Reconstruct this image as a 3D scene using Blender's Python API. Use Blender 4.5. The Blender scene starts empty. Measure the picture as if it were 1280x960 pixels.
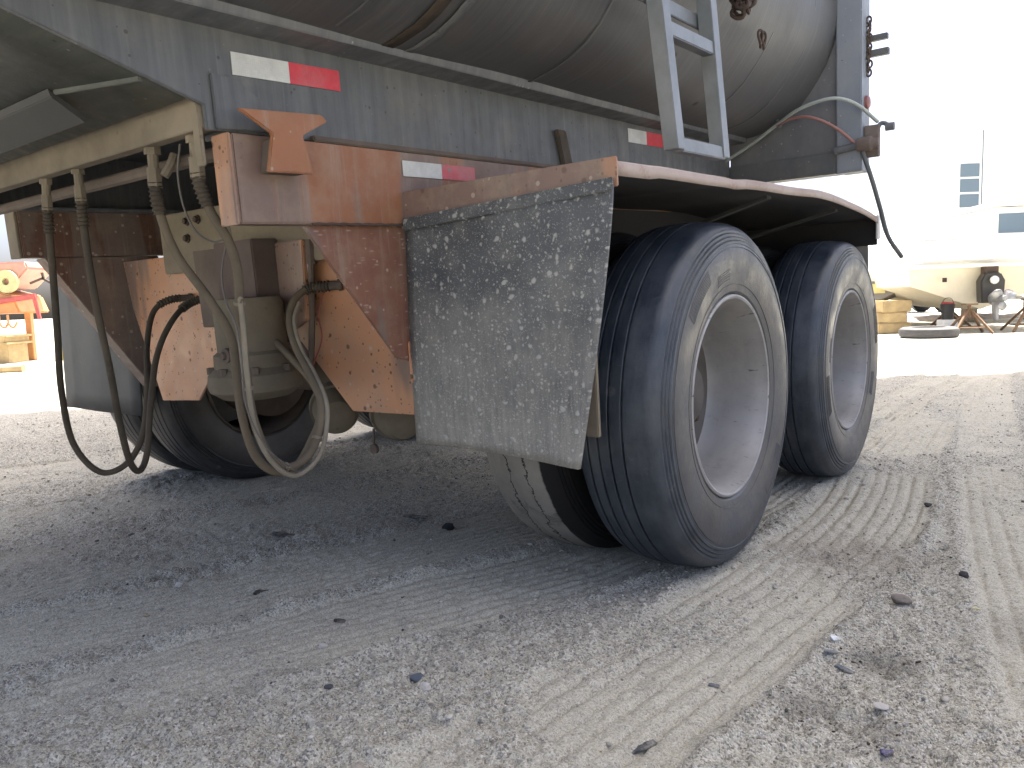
import bpy, bmesh, math, random
import numpy as np
from mathutils import Matrix, Vector
from math import sin, cos, pi, radians
random.seed(7); rng = np.random.default_rng(7)
sc = bpy.context.scene
COL = sc.collection

# ------------------------------------------------------------------ camera
CAMH = .837
_p, _r = radians(6.1), radians(2.0)
fw = Vector((0, cos(_p), -sin(_p))); up0 = Vector((0, sin(_p), cos(_p))); rt0 = Vector((1, 0, 0))
rt = rt0*cos(_r) - up0*sin(_r); up = rt0*sin(_r) + up0*cos(_r)
cam_d = bpy.data.cameras.new('camera'); cam = bpy.data.objects.new('camera', cam_d); COL.objects.link(cam)
cam_d.sensor_width = 36; cam_d.lens = 27.0; cam_d.clip_start = .02; cam_d.clip_end = 2000
m = Matrix.Identity(4)
for i in range(3):
    m[i][0] = rt[i]; m[i][1] = up[i]; m[i][2] = -fw[i]
m.translation = (0, 0, CAMH); cam.matrix_world = m
sc.camera = cam

# ------------------------------------------------------------------ sky, sun, exposure
SUN = Vector((.12, .20, .97)).normalized()          # direction towards the sun: high, ahead of the camera
elev = math.asin(SUN.z); az = math.atan2(SUN.x, SUN.y)
w = bpy.data.worlds.new('World'); sc.world = w; w.use_nodes = True
nt = w.node_tree; bg = nt.nodes['Background']
sky = nt.nodes.new('ShaderNodeTexSky'); sky.sky_type = 'NISHITA'; sky.sun_disc = False
sky.sun_elevation = elev; sky.sun_rotation = az; sky.dust_density = 6.0; sky.air_density = .55; sky.ozone_density = .0
nt.links.new(sky.outputs[0], bg.inputs[0]); bg.inputs[1].default_value = .12
sl = bpy.data.lights.new('sun', 'SUN'); sl.energy = 5.0; sl.angle = radians(.53); sl.color = (1, .975, .90)
so = bpy.data.objects.new('sun', sl); COL.objects.link(so); so.rotation_euler = SUN.to_track_quat('Z', 'Y').to_euler()
so.location = (3, 5, 30)
vs = sc.view_settings
vs.view_transform = 'Standard'; vs.look = 'None'; vs.gamma = 1; vs.use_curve_mapping = False
vs.exposure = 2.15
sc.cycles.use_denoising = True
sc.cycles.max_bounces = 6; sc.cycles.diffuse_bounces = 4; sc.cycles.glossy_bounces = 4

# ------------------------------------------------------------------ materials
class N:
    def __init__(s, name):
        s.m = bpy.data.materials.new(name); s.m.use_nodes = True
        s.t = s.m.node_tree; s.b = s.t.nodes['Principled BSDF']
        s.co = s.t.nodes.new('ShaderNodeTexCoord').outputs['Object']
    def n(s, typ, **kw):
        x = s.t.nodes.new(typ)
        for k, v in kw.items(): setattr(x, k, v)
        return x
    def put(s, sock, v):
        if isinstance(v, bpy.types.NodeSocket): s.t.links.new(v, sock)
        elif isinstance(v, (tuple, list)) and len(v) == 3 and sock.type == 'RGBA': sock.default_value = (*v, 1)
        else: sock.default_value = v
    def vec(s, sx, sy, sz):
        x = s.n('ShaderNodeMapping'); s.put(x.inputs[0], s.co); x.inputs[3].default_value = (sx, sy, sz); return x.outputs[0]
    def noise(s, scale, detail=4, rough=.55, vec=None, dist=0):
        x = s.n('ShaderNodeTexNoise'); s.put(x.inputs['Vector'], vec or s.co)
        x.inputs['Scale'].default_value = scale; x.inputs['Detail'].default_value = detail
        x.inputs['Roughness'].default_value = rough; x.inputs['Distortion'].default_value = dist
        return x.outputs[0]
    def voro(s, scale, out='Distance', feat='F1', vec=None, rnd=1.0):
        x = s.n('ShaderNodeTexVoronoi', feature=feat); s.put(x.inputs['Vector'], vec or s.co)
        x.inputs['Scale'].default_value = scale; x.inputs['Randomness'].default_value = rnd
        return x.outputs[out], x
    def step(s, v, a, b):                     # smooth 0..1 between a and b
        x = s.n('ShaderNodeMapRange'); x.clamp = True; s.put(x.inputs[0], v)
        x.inputs[1].default_value = a; x.inputs[2].default_value = b; return x.outputs[0]
    def math(s, op, a, b=0.0):
        x = s.n('ShaderNodeMath', operation=op); s.put(x.inputs[0], a); s.put(x.inputs[1], b); return x.outputs[0]
    def mix(s, f, a, b):
        x = s.n('ShaderNodeMix', data_type='RGBA'); s.put(x.inputs[0], f); s.put(x.inputs[6], a); s.put(x.inputs[7], b); return x.outputs[2]
    def xyz(s):
        x = s.n('ShaderNodeSeparateXYZ'); s.put(x.inputs[0], s.co); return x.outputs
    def bump(s, h, strength=.3, dist=.01, normal=None):
        x = s.n('ShaderNodeBump'); x.inputs['Strength'].default_value = strength; x.inputs['Distance'].default_value = dist
        s.put(x.inputs['Height'], h)
        if normal: s.put(x.inputs['Normal'], normal)
        return x.outputs[0]
    def spots(s, scale, lo, hi, soft=.05, vec=None):      # random-size dots: only some cells carry one
        d, x = s.voro(scale, vec=vec)
        sep = s.n('ShaderNodeSeparateColor'); s.put(sep.inputs[0], x.outputs['Color'])
        r = s.step(sep.outputs[0], lo, 1.0); rad = s.math('MULTIPLY', r, hi)
        e = s.math('SUBTRACT', rad, d); return s.step(e, 0, soft)
    def out(s, col, rough=.6, metal=0.0, normal=None, spec=None):
        s.put(s.b.inputs['Base Color'], col); s.put(s.b.inputs['Roughness'], rough); s.put(s.b.inputs['Metallic'], metal)
        if normal: s.put(s.b.inputs['Normal'], normal)
        if spec is not None: s.b.inputs['Specular IOR Level'].default_value = spec
        return s.m

def srgb(r, g, b):
    f = lambda c: ((c/255+.055)/1.055)**2.4 if c > 10 else c/255/12.92
    return (f(r), f(g), f(b))

DUST = (.34, .28, .20)
def m_orange(name, spots=0.0, dust=.45, base=(.275, .122, .064), base2=(.225, .096, .052), splash=0, n_lo=.47):
    n = N(name)
    c = n.mix(n.step(n.noise(6, 6, .6), .35, .7), base, base2)
    pl = n.step(n.noise(3.1, 3, .5, n.vec(1, 1.6, .22)), n_lo, n_lo+.03)       # faded violet-grey patches with a hard edge
    c = n.mix(n.math('MULTIPLY', pl, .8), c, (.160, .126, .113))
    d = n.step(n.noise(9, 8, .7), .45, .75)
    c = n.mix(n.math('MULTIPLY', d, dust), c, DUST)
    c = n.mix(n.math('MULTIPLY', n.spots(55, .86, .42, .08), .6), c, (.42, .36, .30))
    if spots:
        c = n.mix(n.math('MULTIPLY', n.spots(38, .55, .36, .1), spots), c, (.075, .04, .022))
        c = n.mix(n.math('MULTIPLY', n.spots(90, .7, .4, .1), spots), c, (.09, .05, .03))
    if splash:
        v = n.n('ShaderNodeMapping'); n.put(v.inputs[0], n.co); v.inputs[2].default_value = (radians(35), 0, 0); v.inputs[3].default_value = (1, .28, 1)
        c = n.mix(n.math('MULTIPLY', n.spots(130, .5, .46, .2, v.outputs[0]), splash), c, (.40, .32, .27))
    c = n.mix(n.math('MULTIPLY', n.step(n.noise(6, 7, .75, n.vec(1, 7, .3)), .52, .72), .55), c, (.30, .25, .205))
    c = n.mix(n.math('MULTIPLY', n.step(n.noise(22, 8, .8), .62, .70), .6), c, (.11, .06, .04))
    h = n.noise(60, 6, .7)
    return n.out(c, n.step(n.noise(12, 4), -.2, 1.3), 0, n.bump(h, .25, .004), .35)

def m_grey(name, a=(.088, .094, .100), b=(.130, .135, .139), dust=.25):
    n = N(name)
    st = n.step(n.noise(7, 5, .65, n.vec(1, 5, .35)), .35, .68)
    c = n.mix(st, a, b)
    st2 = n.step(n.noise(5, 6, .7, n.vec(1, 9, .25)), .56, .75)
    c = n.mix(n.math('MULTIPLY', st2, .5), c, (.20, .20, .192))
    c = n.mix(n.math('MULTIPLY', n.step(n.noise(4, 7, .7), .5, .8), dust), c, DUST)
    c = n.mix(n.math('MULTIPLY', n.spots(90, .93, .42, .12), .5), c, (.42, .41, .39))
    c = n.mix(n.math('MULTIPLY', n.spots(70, .95, .35, .1), .7), c, (.05, .045, .04))
    return n.out(c, n.step(n.noise(20, 4), -.3, 1.2), .15, n.bump(n.noise(70, 5, .7), .2, .004), .4)

def m_dusty(name, a=(.24, .205, .152), b=(.15, .128, .098), spots=.5, rough=.9):
    n = N(name)
    c = n.mix(n.step(n.noise(5, 7, .65), .35, .7), a, b)
    c = n.mix(n.math('MULTIPLY', n.step(n.noise(25, 6, .7), .55, .8), .35), c, (.14, .115, .085))
    c = n.mix(n.math('MULTIPLY', n.spots(45, .85, .3, .1), spots), c, (.1, .075, .05))
    return n.out(c, rough, 0, n.bump(n.noise(80, 6, .7), .3, .004), .2)

def m_tub():
    n = N('weathered_aluminium')
    st = n.step(n.noise(5, 8, .7, n.vec(.6, 14, .6)), .3, .75)
    c = n.mix(st, (.108, .114, .121), (.165, .170, .175))
    st2 = n.step(n.noise(4, 6, .7, n.vec(.35, 26, .35)), .57, .72)
    c = n.mix(n.math('MULTIPLY', st2, .55), c, (.27, .265, .255))
    c = n.mix(n.math('MULTIPLY', n.step(n.noise(2.2, 6, .65), .48, .8), .5), c, (.16, .145, .13))
    c = n.mix(n.math('MULTIPLY', n.spots(9, .90, .22, .08), .9), c, (.03, .026, .022))
    r = n.math('ADD', n.math('MULTIPLY', st, .16), .38)
    r = n.math('ADD', r, n.math('MULTIPLY', n.step(n.noise(2.2, 6, .65), .48, .8), .25))
    h = n.noise(4, 6, .7, n.vec(.5, 30, .5))
    r = n.math('ADD', r, .08)
    return n.out(c, r, .65, n.bump(h, .12, .006))

def m_flap():
    n = N('splattered_rubber_flap'); x, y, z = n.xyz()
    c = n.mix(n.step(n.noise(8, 5), .35, .7), (.05, .057, .065), (.09, .097, .106))
    low = n.step(z, .95, .45)
    dn = n.math('ADD', n.math('MULTIPLY', low, .35), n.math('MULTIPLY', n.noise(7, 7, .7), .75))
    c = n.mix(n.math('MULTIPLY', n.step(dn, .35, .95), .95), c, (.29, .28, .25))
    v = n.vec(1, .02, 1)
    wob = n.n('ShaderNodeVectorMath', operation='ADD'); nn = n.n('ShaderNodeTexNoise'); n.put(nn.inputs[0], v); nn.inputs['Scale'].default_value = 38
    sc_ = n.n('ShaderNodeVectorMath', operation='SCALE'); n.put(sc_.inputs[0], nn.outputs['Color']); sc_.inputs['Scale'].default_value = .022
    n.put(wob.inputs[0], v); n.put(wob.inputs[1], sc_.outputs[0]); wv = wob.outputs[0]
    s1 = n.spots(46, .22, .42, .18, wv); s2 = n.spots(88, .0, .45, .22, wv); s3 = n.spots(220, -.2, .5, .3, wv)
    stv = n.step(n.noise(30, 5, .7, n.vec(3, 1, .35)), .42, .7)
    sp = n.math('MAXIMUM', s1, n.math('MAXIMUM', s2, n.math('MULTIPLY', s3, .75)))
    c = n.mix(n.math('MULTIPLY', stv, n.math('MULTIPLY', low, .55)), c, (.36, .35, .32))
    c = n.mix(n.math('MULTIPLY', sp, .70), c, (.41, .41, .385))
    return n.out(c, n.math('ADD', .55, n.math('MULTIPLY', sp, .3)), 0, n.bump(sp, .4, .004), .4)

def m_tyre(name, base=(.030, .032, .036), dusty=.35, dust=(.17, .16, .15)):
    n = N(name)
    d = n.step(n.noise(7, 8, .7), .42, .78)
    c = n.mix(n.math('MULTIPLY', d, dusty), base, dust)
    sm = n.step(n.noise(4, 7, .7, n.vec(4, 1, 1)), .44, .66)
    c = n.mix(n.math('MULTIPLY', sm, dusty*.8), c, (.105, .115, .13))
    X_ = n.xyz(); rad = n.math('SQRT', n.math('ADD', n.math('MULTIPLY', X_[1], X_[1]), n.math('MULTIPLY', X_[2], X_[2])))
    c = n.mix(n.math('MULTIPLY', n.math('MULTIPLY', n.step(rad, .462, .452), n.step(n.noise(5, 7, .7), .25, .65)), .55), c, (.115, .102, .088))
    sc1 = n.step(n.noise(14, 8, .75, None, 1.5), .62, .66)
    c = n.mix(n.math('MULTIPLY', sc1, .25*dusty+.06), c, (.26, .26, .25))
    fx = n.math('MULTIPLY', n.spots(16, .80, .30, .10), n.step(n.noise(30, 6, .7), .4, .6)); c = n.mix(n.math('MULTIPLY', fx, .35), c, (.20, .20, .19))
    return n.out(c, n.math('ADD', .34, n.math('MULTIPLY', d, .35)), 0, n.bump(n.noise(50, 6, .7), .3, .004), .6)

def m_tyre_inner():
    n = N('dust_caked_tread_rubber'); X_ = n.xyz(); rad = n.math('SQRT', n.math('ADD', n.math('MULTIPLY', X_[1], X_[1]), n.math('MULTIPLY', X_[2], X_[2])))
    c = n.mix(n.step(n.noise(6, 7, .65), .35, .7), (.25, .243, .222), (.165, .16, .147))
    c = n.mix(n.math('MULTIPLY', n.step(n.noise(5, 8, .75, None, 1.0), .60, .64), .6), c, (.10, .10, .10))
    e = n.math('ADD', X_[0], n.math('MULTIPLY', n.noise(16, 5, .7), .02))
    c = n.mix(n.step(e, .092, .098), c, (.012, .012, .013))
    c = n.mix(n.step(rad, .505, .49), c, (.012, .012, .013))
    for k, o in ((0, -.03), (1, .03)):
        q = n.math('ABSOLUTE', n.math('SUBTRACT', n.math('ADD', X_[0], n.math('MULTIPLY', n.noise(7+k*2, 6, .7), .10)), o+.05))
        c = n.mix(n.step(q, .0030, .0014), c, (.03, .03, .03))
    return n.out(c, .9, 0, n.bump(n.noise(40, 7, .75), .4, .006), .3)
def m_steelwheel():
    n = N('dusty_wheel_steel')
    c = n.mix(n.step(n.noise(4, 6, .6), .35, .7), (.38, .375, .37), (.26, .255, .25))
    c = n.mix(n.math('MULTIPLY', n.step(n.noise(16, 8, .75), .56, .76), .5), c, (.17, .145, .125))
    c = n.mix(n.math('MULTIPLY', n.step(n.noise(5, 6, .7, n.vec(.4, 9, 9)), .63, .66), .75), c, (.035, .03, .027))
    c = n.mix(n.math('MULTIPLY', n.step(n.noise(3, 8, .75, n.vec(2.5, 1, 1)), .5, .68), .45), c, (.40, .385, .36))
    return n.out(c, n.step(n.noise(9, 5), -.6, 1.2), .4, n.bump(n.noise(60, 5), .12, .003))

def plain(name, col, rough=.6, metal=0.0, var=.25, bump=.15):
    n = N(name)
    d = tuple(v*(1-var) for v in col)
    c = n.mix(n.step(n.noise(7, 6, .65), .35, .7), col, d)
    return n.out(c, rough, metal, n.bump(n.noise(50, 5, .7), bump, .004))

M = {}
M['orange'] = m_orange('faded_orange_paint', 0, .4)
M['orange_splash'] = m_orange('mud_splashed_orange_paint', .2, .35, (.20, .096, .066), (.165, .077, .053), .55)
M['orange_spot'] = m_orange('pitted_orange_paint', .85, .25, (.46, .225, .120), (.41, .23, .145), 0, .56)
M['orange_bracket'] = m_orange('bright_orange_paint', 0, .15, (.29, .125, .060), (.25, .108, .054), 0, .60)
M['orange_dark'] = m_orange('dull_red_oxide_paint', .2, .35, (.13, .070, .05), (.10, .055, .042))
M['grey'] = m_grey('weathered_grey_paint')
M['grey_dark'] = m_grey('dark_grey_paint', (.10, .108, .12), (.15, .155, .165), .15)
M['grey_post'] = m_grey('light_grey_post_paint', (.19, .215, .25), (.24, .26, .29), .1)  # the grey paint lightened, so the post looks lit by more sky
M['belly'] = m_grey('dark_green_grey_belly', (.085, .092, .082), (.11, .115, .10), .12)
M['tan'] = m_dusty('dust_coated_steel')
M['tan_mid'] = m_dusty('dust_coated_castings', (.17, .148, .112), (.105, .092, .072))
M['tan_dark'] = m_dusty('dust_coated_dark_steel', (.15, .12, .10), (.085, .07, .06), .3)
M['violet'] = m_dusty('dull_violet_grey_paint', (.13, .10, .09), (.09, .07, .065), .3)
M['hose'] = m_dusty('dusty_air_hose', (.155, .128, .092), (.088, .075, .057), .3)
M['hose_dark'] = m_dusty('dusty_black_hose', (.095, .079, .06), (.048, .042, .034), .2)
M['wire'] = plain('thin_wire', (.10, .09, .08))
M['soot2'] = plain('dark_angle_iron', (.03, .031, .031), .7)  # dark iron of the angle; on the fender braces it paints in shade
M['soot'] = plain('soot_black_steel', (.012, .012, .014), .8)  # near-black that paints in the deep shade under the fender
M['scab'] = m_dusty('scabby_brown_rust', (.075, .058, .045), (.03, .025, .022), .6)
M['tub'] = m_tub(); M['flap'] = m_flap()
M['tyre'] = m_tyre('worn_tyre_rubber', (.014, .022, .035), .42, (.115, .132, .152))
M['tyre_dusty'] = m_tyre_inner()
M['tyre_dark'] = m_tyre('black_tyre_rubber', (.018, .018, .02), .25)
M['wheel'] = m_steelwheel(); M['disc'] = m_dusty('grimy_wheel_disc', (.13, .12, .11), (.08, .073, .067), .4)
M['galv'] = plain('galvanised_steel', (.21, .23, .245), .42, .4, .35)
M['iron'] = plain('rusty_iron', (.10, .07, .055), .8, .3, .5)
M['black'] = plain('black_plastic', (.018, .020, .024), .5)
M['white'] = plain('white_paint', (.75, .74, .72), .5)
def m_tape(name, col, wear):
    n = N(name); c = n.mix(n.step(n.noise(30, 7, .7), .35, .7), col, tuple(v*.82 for v in col))
    c = n.mix(n.step(n.noise(17, 8, .75), wear, wear+.03), c, (.2, .18, .165))
    d_, vx_ = n.voro(190, 'Distance', 'DISTANCE_TO_EDGE', None, 0.0); c = n.mix(n.math('MULTIPLY', n.step(d_, .09, .04), .22), c, tuple(v*.55 for v in col))
    c = n.mix(n.math('MULTIPLY', n.step(n.noise(8, 7, .75), .45, .75), .5), c, (.26, .24, .215))
    return n.out(c, .35, 0)
M['tape_w'] = m_tape('white_reflective_tape', (.60, .61, .58), .68)
M['tape_r'] = m_tape('red_reflective_tape', (.58, .035, .05), .74)
M['tape_p'] = m_tape('faded_red_reflective_tape', (.56, .085, .10), .60)

# ------------------------------------------------------------------ mesh helpers
def tag(o, label=None, cat=None, group=None, kind=None):
    for k, v in (('label', label), ('category', cat), ('group', group), ('kind', kind)):
        if v: o[k] = v
    return o
def empty(name, loc=(0, 0, 0), rz=0):
    o = bpy.data.objects.new(name, None); COL.objects.link(o); o.location = loc; o.rotation_euler = (0, 0, rz); return o

class MB:
    def __init__(s): s.v = []; s.f = []
    def add(s, vs_, fs):
        k = len(s.v); s.v += [tuple(p) for p in vs_]; s.f += [tuple(i+k for i in f) for f in fs]; return s
    def box(s, x0, x1, y0, y1, z0, z1):
        v = [(x, y, z) for z in (z0, z1) for y in (y0, y1) for x in (x0, x1)]
        return s.add(v, [(0, 2, 3, 1), (4, 5, 7, 6), (0, 1, 5, 4), (2, 6, 7, 3), (0, 4, 6, 2), (1, 3, 7, 5)])
    def prism(s, poly, axis, a0, a1):           # poly in the two other axes in order
        idx = [i for i in range(3) if i != axis]; v = []
        for a in (a0, a1):
            for p in poly:
                q = [0, 0, 0]; q[axis] = a; q[idx[0]] = p[0]; q[idx[1]] = p[1]; v.append(q)
        n = len(poly)
        fs = [tuple(range(n))[::-1], tuple(range(n, 2*n))] + [(i, (i+1) % n, n+(i+1) % n, n+i) for i in range(n)]
        return s.add(v, fs)
    def bar(s, a, b, wx, wy):                   # rectangular bar from a to b
        a = Vector(a); b = Vector(b); d = (b-a).normalized()
        u = d.cross(Vector((0, 0, 1)) if abs(d.z) < .9 else Vector((1, 0, 0))).normalized(); w_ = d.cross(u)
        v = [p + u*sx*wx/2 + w_*sy*wy/2 for p in (a, b) for sx, sy in ((-1, -1), (1, -1), (1, 1), (-1, 1))]
        return s.add(v, [(3, 2, 1, 0), (4, 5, 6, 7)] + [(i, (i+1) % 4, 4+(i+1) % 4, 4+i) for i in range(4)])
    def tube(s, pts, r, seg=10, cap=True):
        pts = [Vector(p) for p in pts]; n = len(pts); rr = r if isinstance(r, (list, tuple)) else [r]*n
        t0 = (pts[1]-pts[0]).normalized(); u = t0.orthogonal().normalized(); v = []; fs = []
        for i, p in enumerate(pts):
            t = ((pts[min(i+1, n-1)]-pts[max(i-1, 0)])).normalized()
            u = (u - t*u.dot(t)).normalized(); w_ = t.cross(u)
            for k in range(seg):
                a = 2*pi*k/seg; v.append(p + (u*cos(a)+w_*sin(a))*rr[i])
        for i in range(n-1):
            for k in range(seg):
                k2 = (k+1) % seg; fs.append((i*seg+k, i*seg+k2, (i+1)*seg+k2, (i+1)*seg+k))
        if cap: fs += [tuple(range(seg))[::-1], tuple(range((n-1)*seg, n*seg))]
        return s.add(v, fs)
    def lathe(s, prof, c=(0, 0, 0), axis=0, seg=64, closed=False, caps=True):   # prof = [(along axis, radius)]
        o1, o2 = [(1, 2), (2, 0), (0, 1)][axis]; v = []; fs = []; n = len(prof)
        for (a, r) in prof:
            for k in range(seg):
                q = [0, 0, 0]; q[axis] = c[axis]+a; q[o1] = c[o1]+r*cos(2*pi*k/seg); q[o2] = c[o2]+r*sin(2*pi*k/seg); v.append(q)
        for i in range(n if closed else n-1):
            j = (i+1) % n
            for k in range(seg):
                k2 = (k+1) % seg; fs.append((i*seg+k, i*seg+k2, j*seg+k2, j*seg+k))
        if not closed and caps:
            if prof[0][1] > 1e-5: fs.append(tuple(range(seg))[::-1])
            if prof[-1][1] > 1e-5: fs.append(tuple(range((n-1)*seg, n*seg)))
        return s.add(v, fs)
    def grid(s, rows):
        k = len(rows[0]); v = [p for r in rows for p in r]
        return s.add(v, [(i*k+j, i*k+j+1, (i+1)*k+j+1, (i+1)*k+j) for i in range(len(rows)-1) for j in range(k-1)])
    def build(s, name, mat, parent=None, bevel=0.0, smooth=35, solid=0.0, mesh_only=False):
        bm = bmesh.new(); vv = [bm.verts.new(p) for p in s.v]
        for f in s.f:
            try: bm.faces.new([vv[i] for i in f])
            except ValueError: pass
        bmesh.ops.remove_doubles(bm, verts=bm.verts, dist=1e-5)
        bmesh.ops.recalc_face_normals(bm, faces=bm.faces)
        if bevel:
            ed = [e for e in bm.edges if len(e.link_faces) == 2 and e.calc_face_angle(0) > .6]
            bmesh.ops.bevel(bm, geom=ed, offset=bevel, segments=2, affect='EDGES', clamp_overlap=True)
        for f in bm.faces: f.smooth = True
        me = bpy.data.meshes.new(name); bm.to_mesh(me); bm.free()
        me.set_sharp_from_angle(angle=radians(smooth)); me.materials.append(M[mat] if isinstance(mat, str) else mat)
        if mesh_only: return me
        o = bpy.data.objects.new(name, me); COL.objects.link(o)
        if parent: o.parent = parent
        if solid:
            md = o.modifiers.new('thickness', 'SOLIDIFY'); md.thickness = solid; md.offset = 0
        return o
def link(name, me, parent=None, loc=(0, 0, 0), rot=(0, 0, 0), scale=(1, 1, 1)):
    o = bpy.data.objects.new(name, me); COL.objects.link(o); o.parent = parent; o.location = loc; o.rotation_euler = rot; o.scale = scale; return o
def catmull(P, k=6):
    P = [Vector(p) for p in P]; Q = [P[0]*2-P[1]] + P + [P[-1]*2-P[-2]]; out = []
    for i in range(1, len(Q)-2):
        a, b, c, d = Q[i-1:i+3]
        for j in range(k):
            t = j/k
            out.append(.5*((2*b)+(c-a)*t+(2*a-5*b+4*c-d)*t*t+(3*b-a-3*c+d)*t**3))
    out.append(P[-1]); return out

# ------------------------------------------------------------------ ground
def vnoise(x, y, f, seed):
    g = np.random.default_rng(seed).random((256, 256)).astype(np.float32)
    x = x*f + 1000.3; y = y*f + 1000.7; xi = np.floor(x).astype(int); yi = np.floor(y).astype(int)
    fx = x-xi; fy = y-yi; fx = fx*fx*(3-2*fx); fy = fy*fy*(3-2*fy)
    a = g[xi & 255, yi & 255]; b = g[(xi+1) & 255, yi & 255]; c = g[xi & 255, (yi+1) & 255]; d = g[(xi+1) & 255, (yi+1) & 255]
    return (a*(1-fx)+b*fx)*(1-fy)+(c*(1-fx)+d*fx)*fy - .5
def pl_dist(X, Y, pts):                          # signed lateral distance to a polyline
    best = np.full(X.shape, 1e9); sg = np.zeros(X.shape)
    for (x0, y0), (x1, y1) in zip(pts[:-1], pts[1:]):
        dx, dy = x1-x0, y1-y0; l2 = dx*dx+dy*dy
        t = np.clip(((X-x0)*dx+(Y-y0)*dy)/l2, 0, 1)
        ax = X-(x0+t*dx); ay = Y-(y0+t*dy); d = ax*ax+ay*ay
        k = d < best; best = np.where(k, d, best); sg = np.where(k, np.sign(dx*ay-dy*ax), sg)
    return np.sqrt(best)*sg
# points, half width, rib period, rib height, sink
TRACKS = [
 ([(-2.2, .75), (-1.163, 1.438), (-1.091, 1.52), (-.891, 1.656), (-.659, 1.831), (-.372, 2.022), (-.021, 2.23), (.294, 2.437), (.60, 2.72), (1.4, 3.7), (3.0, 5.8), (6, 9.5)], .20, .040, .0066, .010),
 ([(-3.2, 1.45), (-1.791, 2.351), (-1.694, 2.434), (-1.386, 2.659), (-.997, 2.958), (-.567, 3.229), (-.237, 3.468), (.5, 4.2), (2.2, 6.4)], .34, .036, .0066, .003),
 ([(-.6, .5), (-.079, 1.219), (.067, 1.376), (.253, 1.576), (.497, 1.839), (.846, 2.232), (1.315, 2.835), (2.014, 3.988), (3.208, 5.657), (4.388, 7.09), (6.5, 9.5)], .22, .050, .0050, .006),
 ([(.9, 1.0), (1.543, 2.268), (2.469, 3.904), (3.488, 5.58), (4.448, 7.068), (6, 9.4)], .16, .05, .0022, .003),
 ([(-2.4, 1.35), (-1.369, 1.942), (-1.031, 2.125), (-.635, 2.38), (-.136, 2.722), (.4, 3.2), (1.6, 4.8)], .20, .034, .0060, .002),
 ([(2.2, 2.2), (3.0, 3.6), (4.2, 5.2), (6.2, 7.6)], .2, .06, .0028, .004),
 ([(-3.6, 2.2), (-2.3, 3.0), (-1.5, 3.5), (-.9, 3.9), (-.2, 4.6), (1.2, 6.2)], .26, .040, .0060, .003),
 ([(-4.5, 3.0), (-2.6, 4.1), (-1.2, 5.0), (.4, 6.4)], .3, .05, .004, .003),
]
ex = np.array([cos(radians(37.6)), -sin(radians(37.6))]); ey = np.array([sin(radians(37.6)), cos(radians(37.6))])
OC = ex*(-2.41)+ey*2.28                                  # bogie centre on the ground
CONTACT = [OC+ex*x+ey*y for x in (-1.39, -1.05, 1.05, 1.39) for y in (0, 1.38)]
def height(X, Y):
    n1 = vnoise(X, Y, .8, 1); n2 = vnoise(X, Y, 3.1, 2); n3 = vnoise(X, Y, 11, 3); n4 = vnoise(X, Y, 31, 4); n5 = vnoise(X, Y, 72, 5); n6 = vnoise(X, Y, 140, 9)
    rough = .6 + .9*np.clip(vnoise(X, Y, 1.7, 6)+.35, 0, 1)
    tr = np.zeros(X.shape); z = .022*n1 + .018*n2
    for i, (pts, hw, per, amp, sink) in enumerate(TRACKS):
        cp = [(p.x, p.y) for p in catmull([(a, b, 0) for a, b in pts], 4)]
        s = pl_dist(X, Y, cp); s = s + .006*vnoise(X, Y, 1.9, 20+i)
        brk = np.clip(.85+2.0*vnoise(X, Y, 2.3, 30+i)+1.1*vnoise(X, Y, 9, 40+i), 0, 1)
        ww = np.clip((hw-np.abs(s))/.02, 0, 1)
        c = np.cos(2*pi*s/per); ph = s/per+.10*vnoise(X, Y, 1.3, 60+i); kk_ = np.floor(ph); dd = np.abs(ph-kk_-.5); lw = .55+.9*(np.sin(kk_*12.9898+i*3.1)*43758.5453 % 1.0); rib = .5-2.4*lw*np.exp(-(dd/.15)**2)
        fine = vnoise(X, Y, 55, 50+i)
        z = z + ww*brk*(amp*rib*(.8+1.3*fine)) - ww*sink*(.4+.6*brk) + .009*brk*np.exp(-((np.abs(s)-hw-.015)/.02)**2)*(.5+1.2*np.clip(n3+.3, 0, 1))
        tr = np.maximum(tr, ww*brk)
    loose = 1-.55*tr
    z = z + loose*rough*(.016*n3 + .016*n4 + .012*n5 + .006*n6)
    k = np.ones(X.shape)
    for c in CONTACT: k = k*(1-np.exp(-(((X-c[0])**2+(Y-c[1])**2)/.2**2)))
    far = np.clip((Y-9)/4, 0, 1)
    return z*k*(1-far*.6), tr
def axis_pts(fine, lo, hi):
    a = list(fine)
    g = fine[-1]-fine[-2]; x = fine[-1]; up_ = []
    while x < hi: g *= 1.28; x += g; up_.append(x)
    g = fine[1]-fine[0]; x = fine[0]; dn = []
    while x > lo: g *= 1.28; x -= g; dn.append(x)
    return np.array(dn[::-1]+a+up_)
xs = axis_pts(np.concatenate([np.arange(-4.2, -2.1, .0125), np.arange(-2.1, 2.3, .0056), np.arange(2.3, 4.8, .0125)]), -500, 500)
yf = [1.05]
while yf[-1] < 8.6: yf.append(yf[-1]*1.0037)
ys = axis_pts(yf, -400, 900)
X, Y = np.meshgrid(xs, ys); Z, TR = height(X, Y)
me = bpy.data.meshes.new('ground'); nv = X.size; nx = len(xs); ny = len(ys)
me.vertices.add(nv); me.vertices.foreach_set('co', np.stack([X, Y, Z], -1).astype(np.float32).ravel())
i = (np.arange(ny-1)[:, None]*nx+np.arange(nx-1)[None, :]).ravel()
q = np.stack([i, i+1, i+1+nx, i+nx], -1); nf = len(q)
me.loops.add(nf*4); me.loops.foreach_set('vertex_index', q.astype(np.int32).ravel())
me.polygons.add(nf); me.polygons.foreach_set('loop_start', (np.arange(nf)*4).astype(np.int32))
me.update(calc_edges=True); me.shade_smooth()
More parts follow.
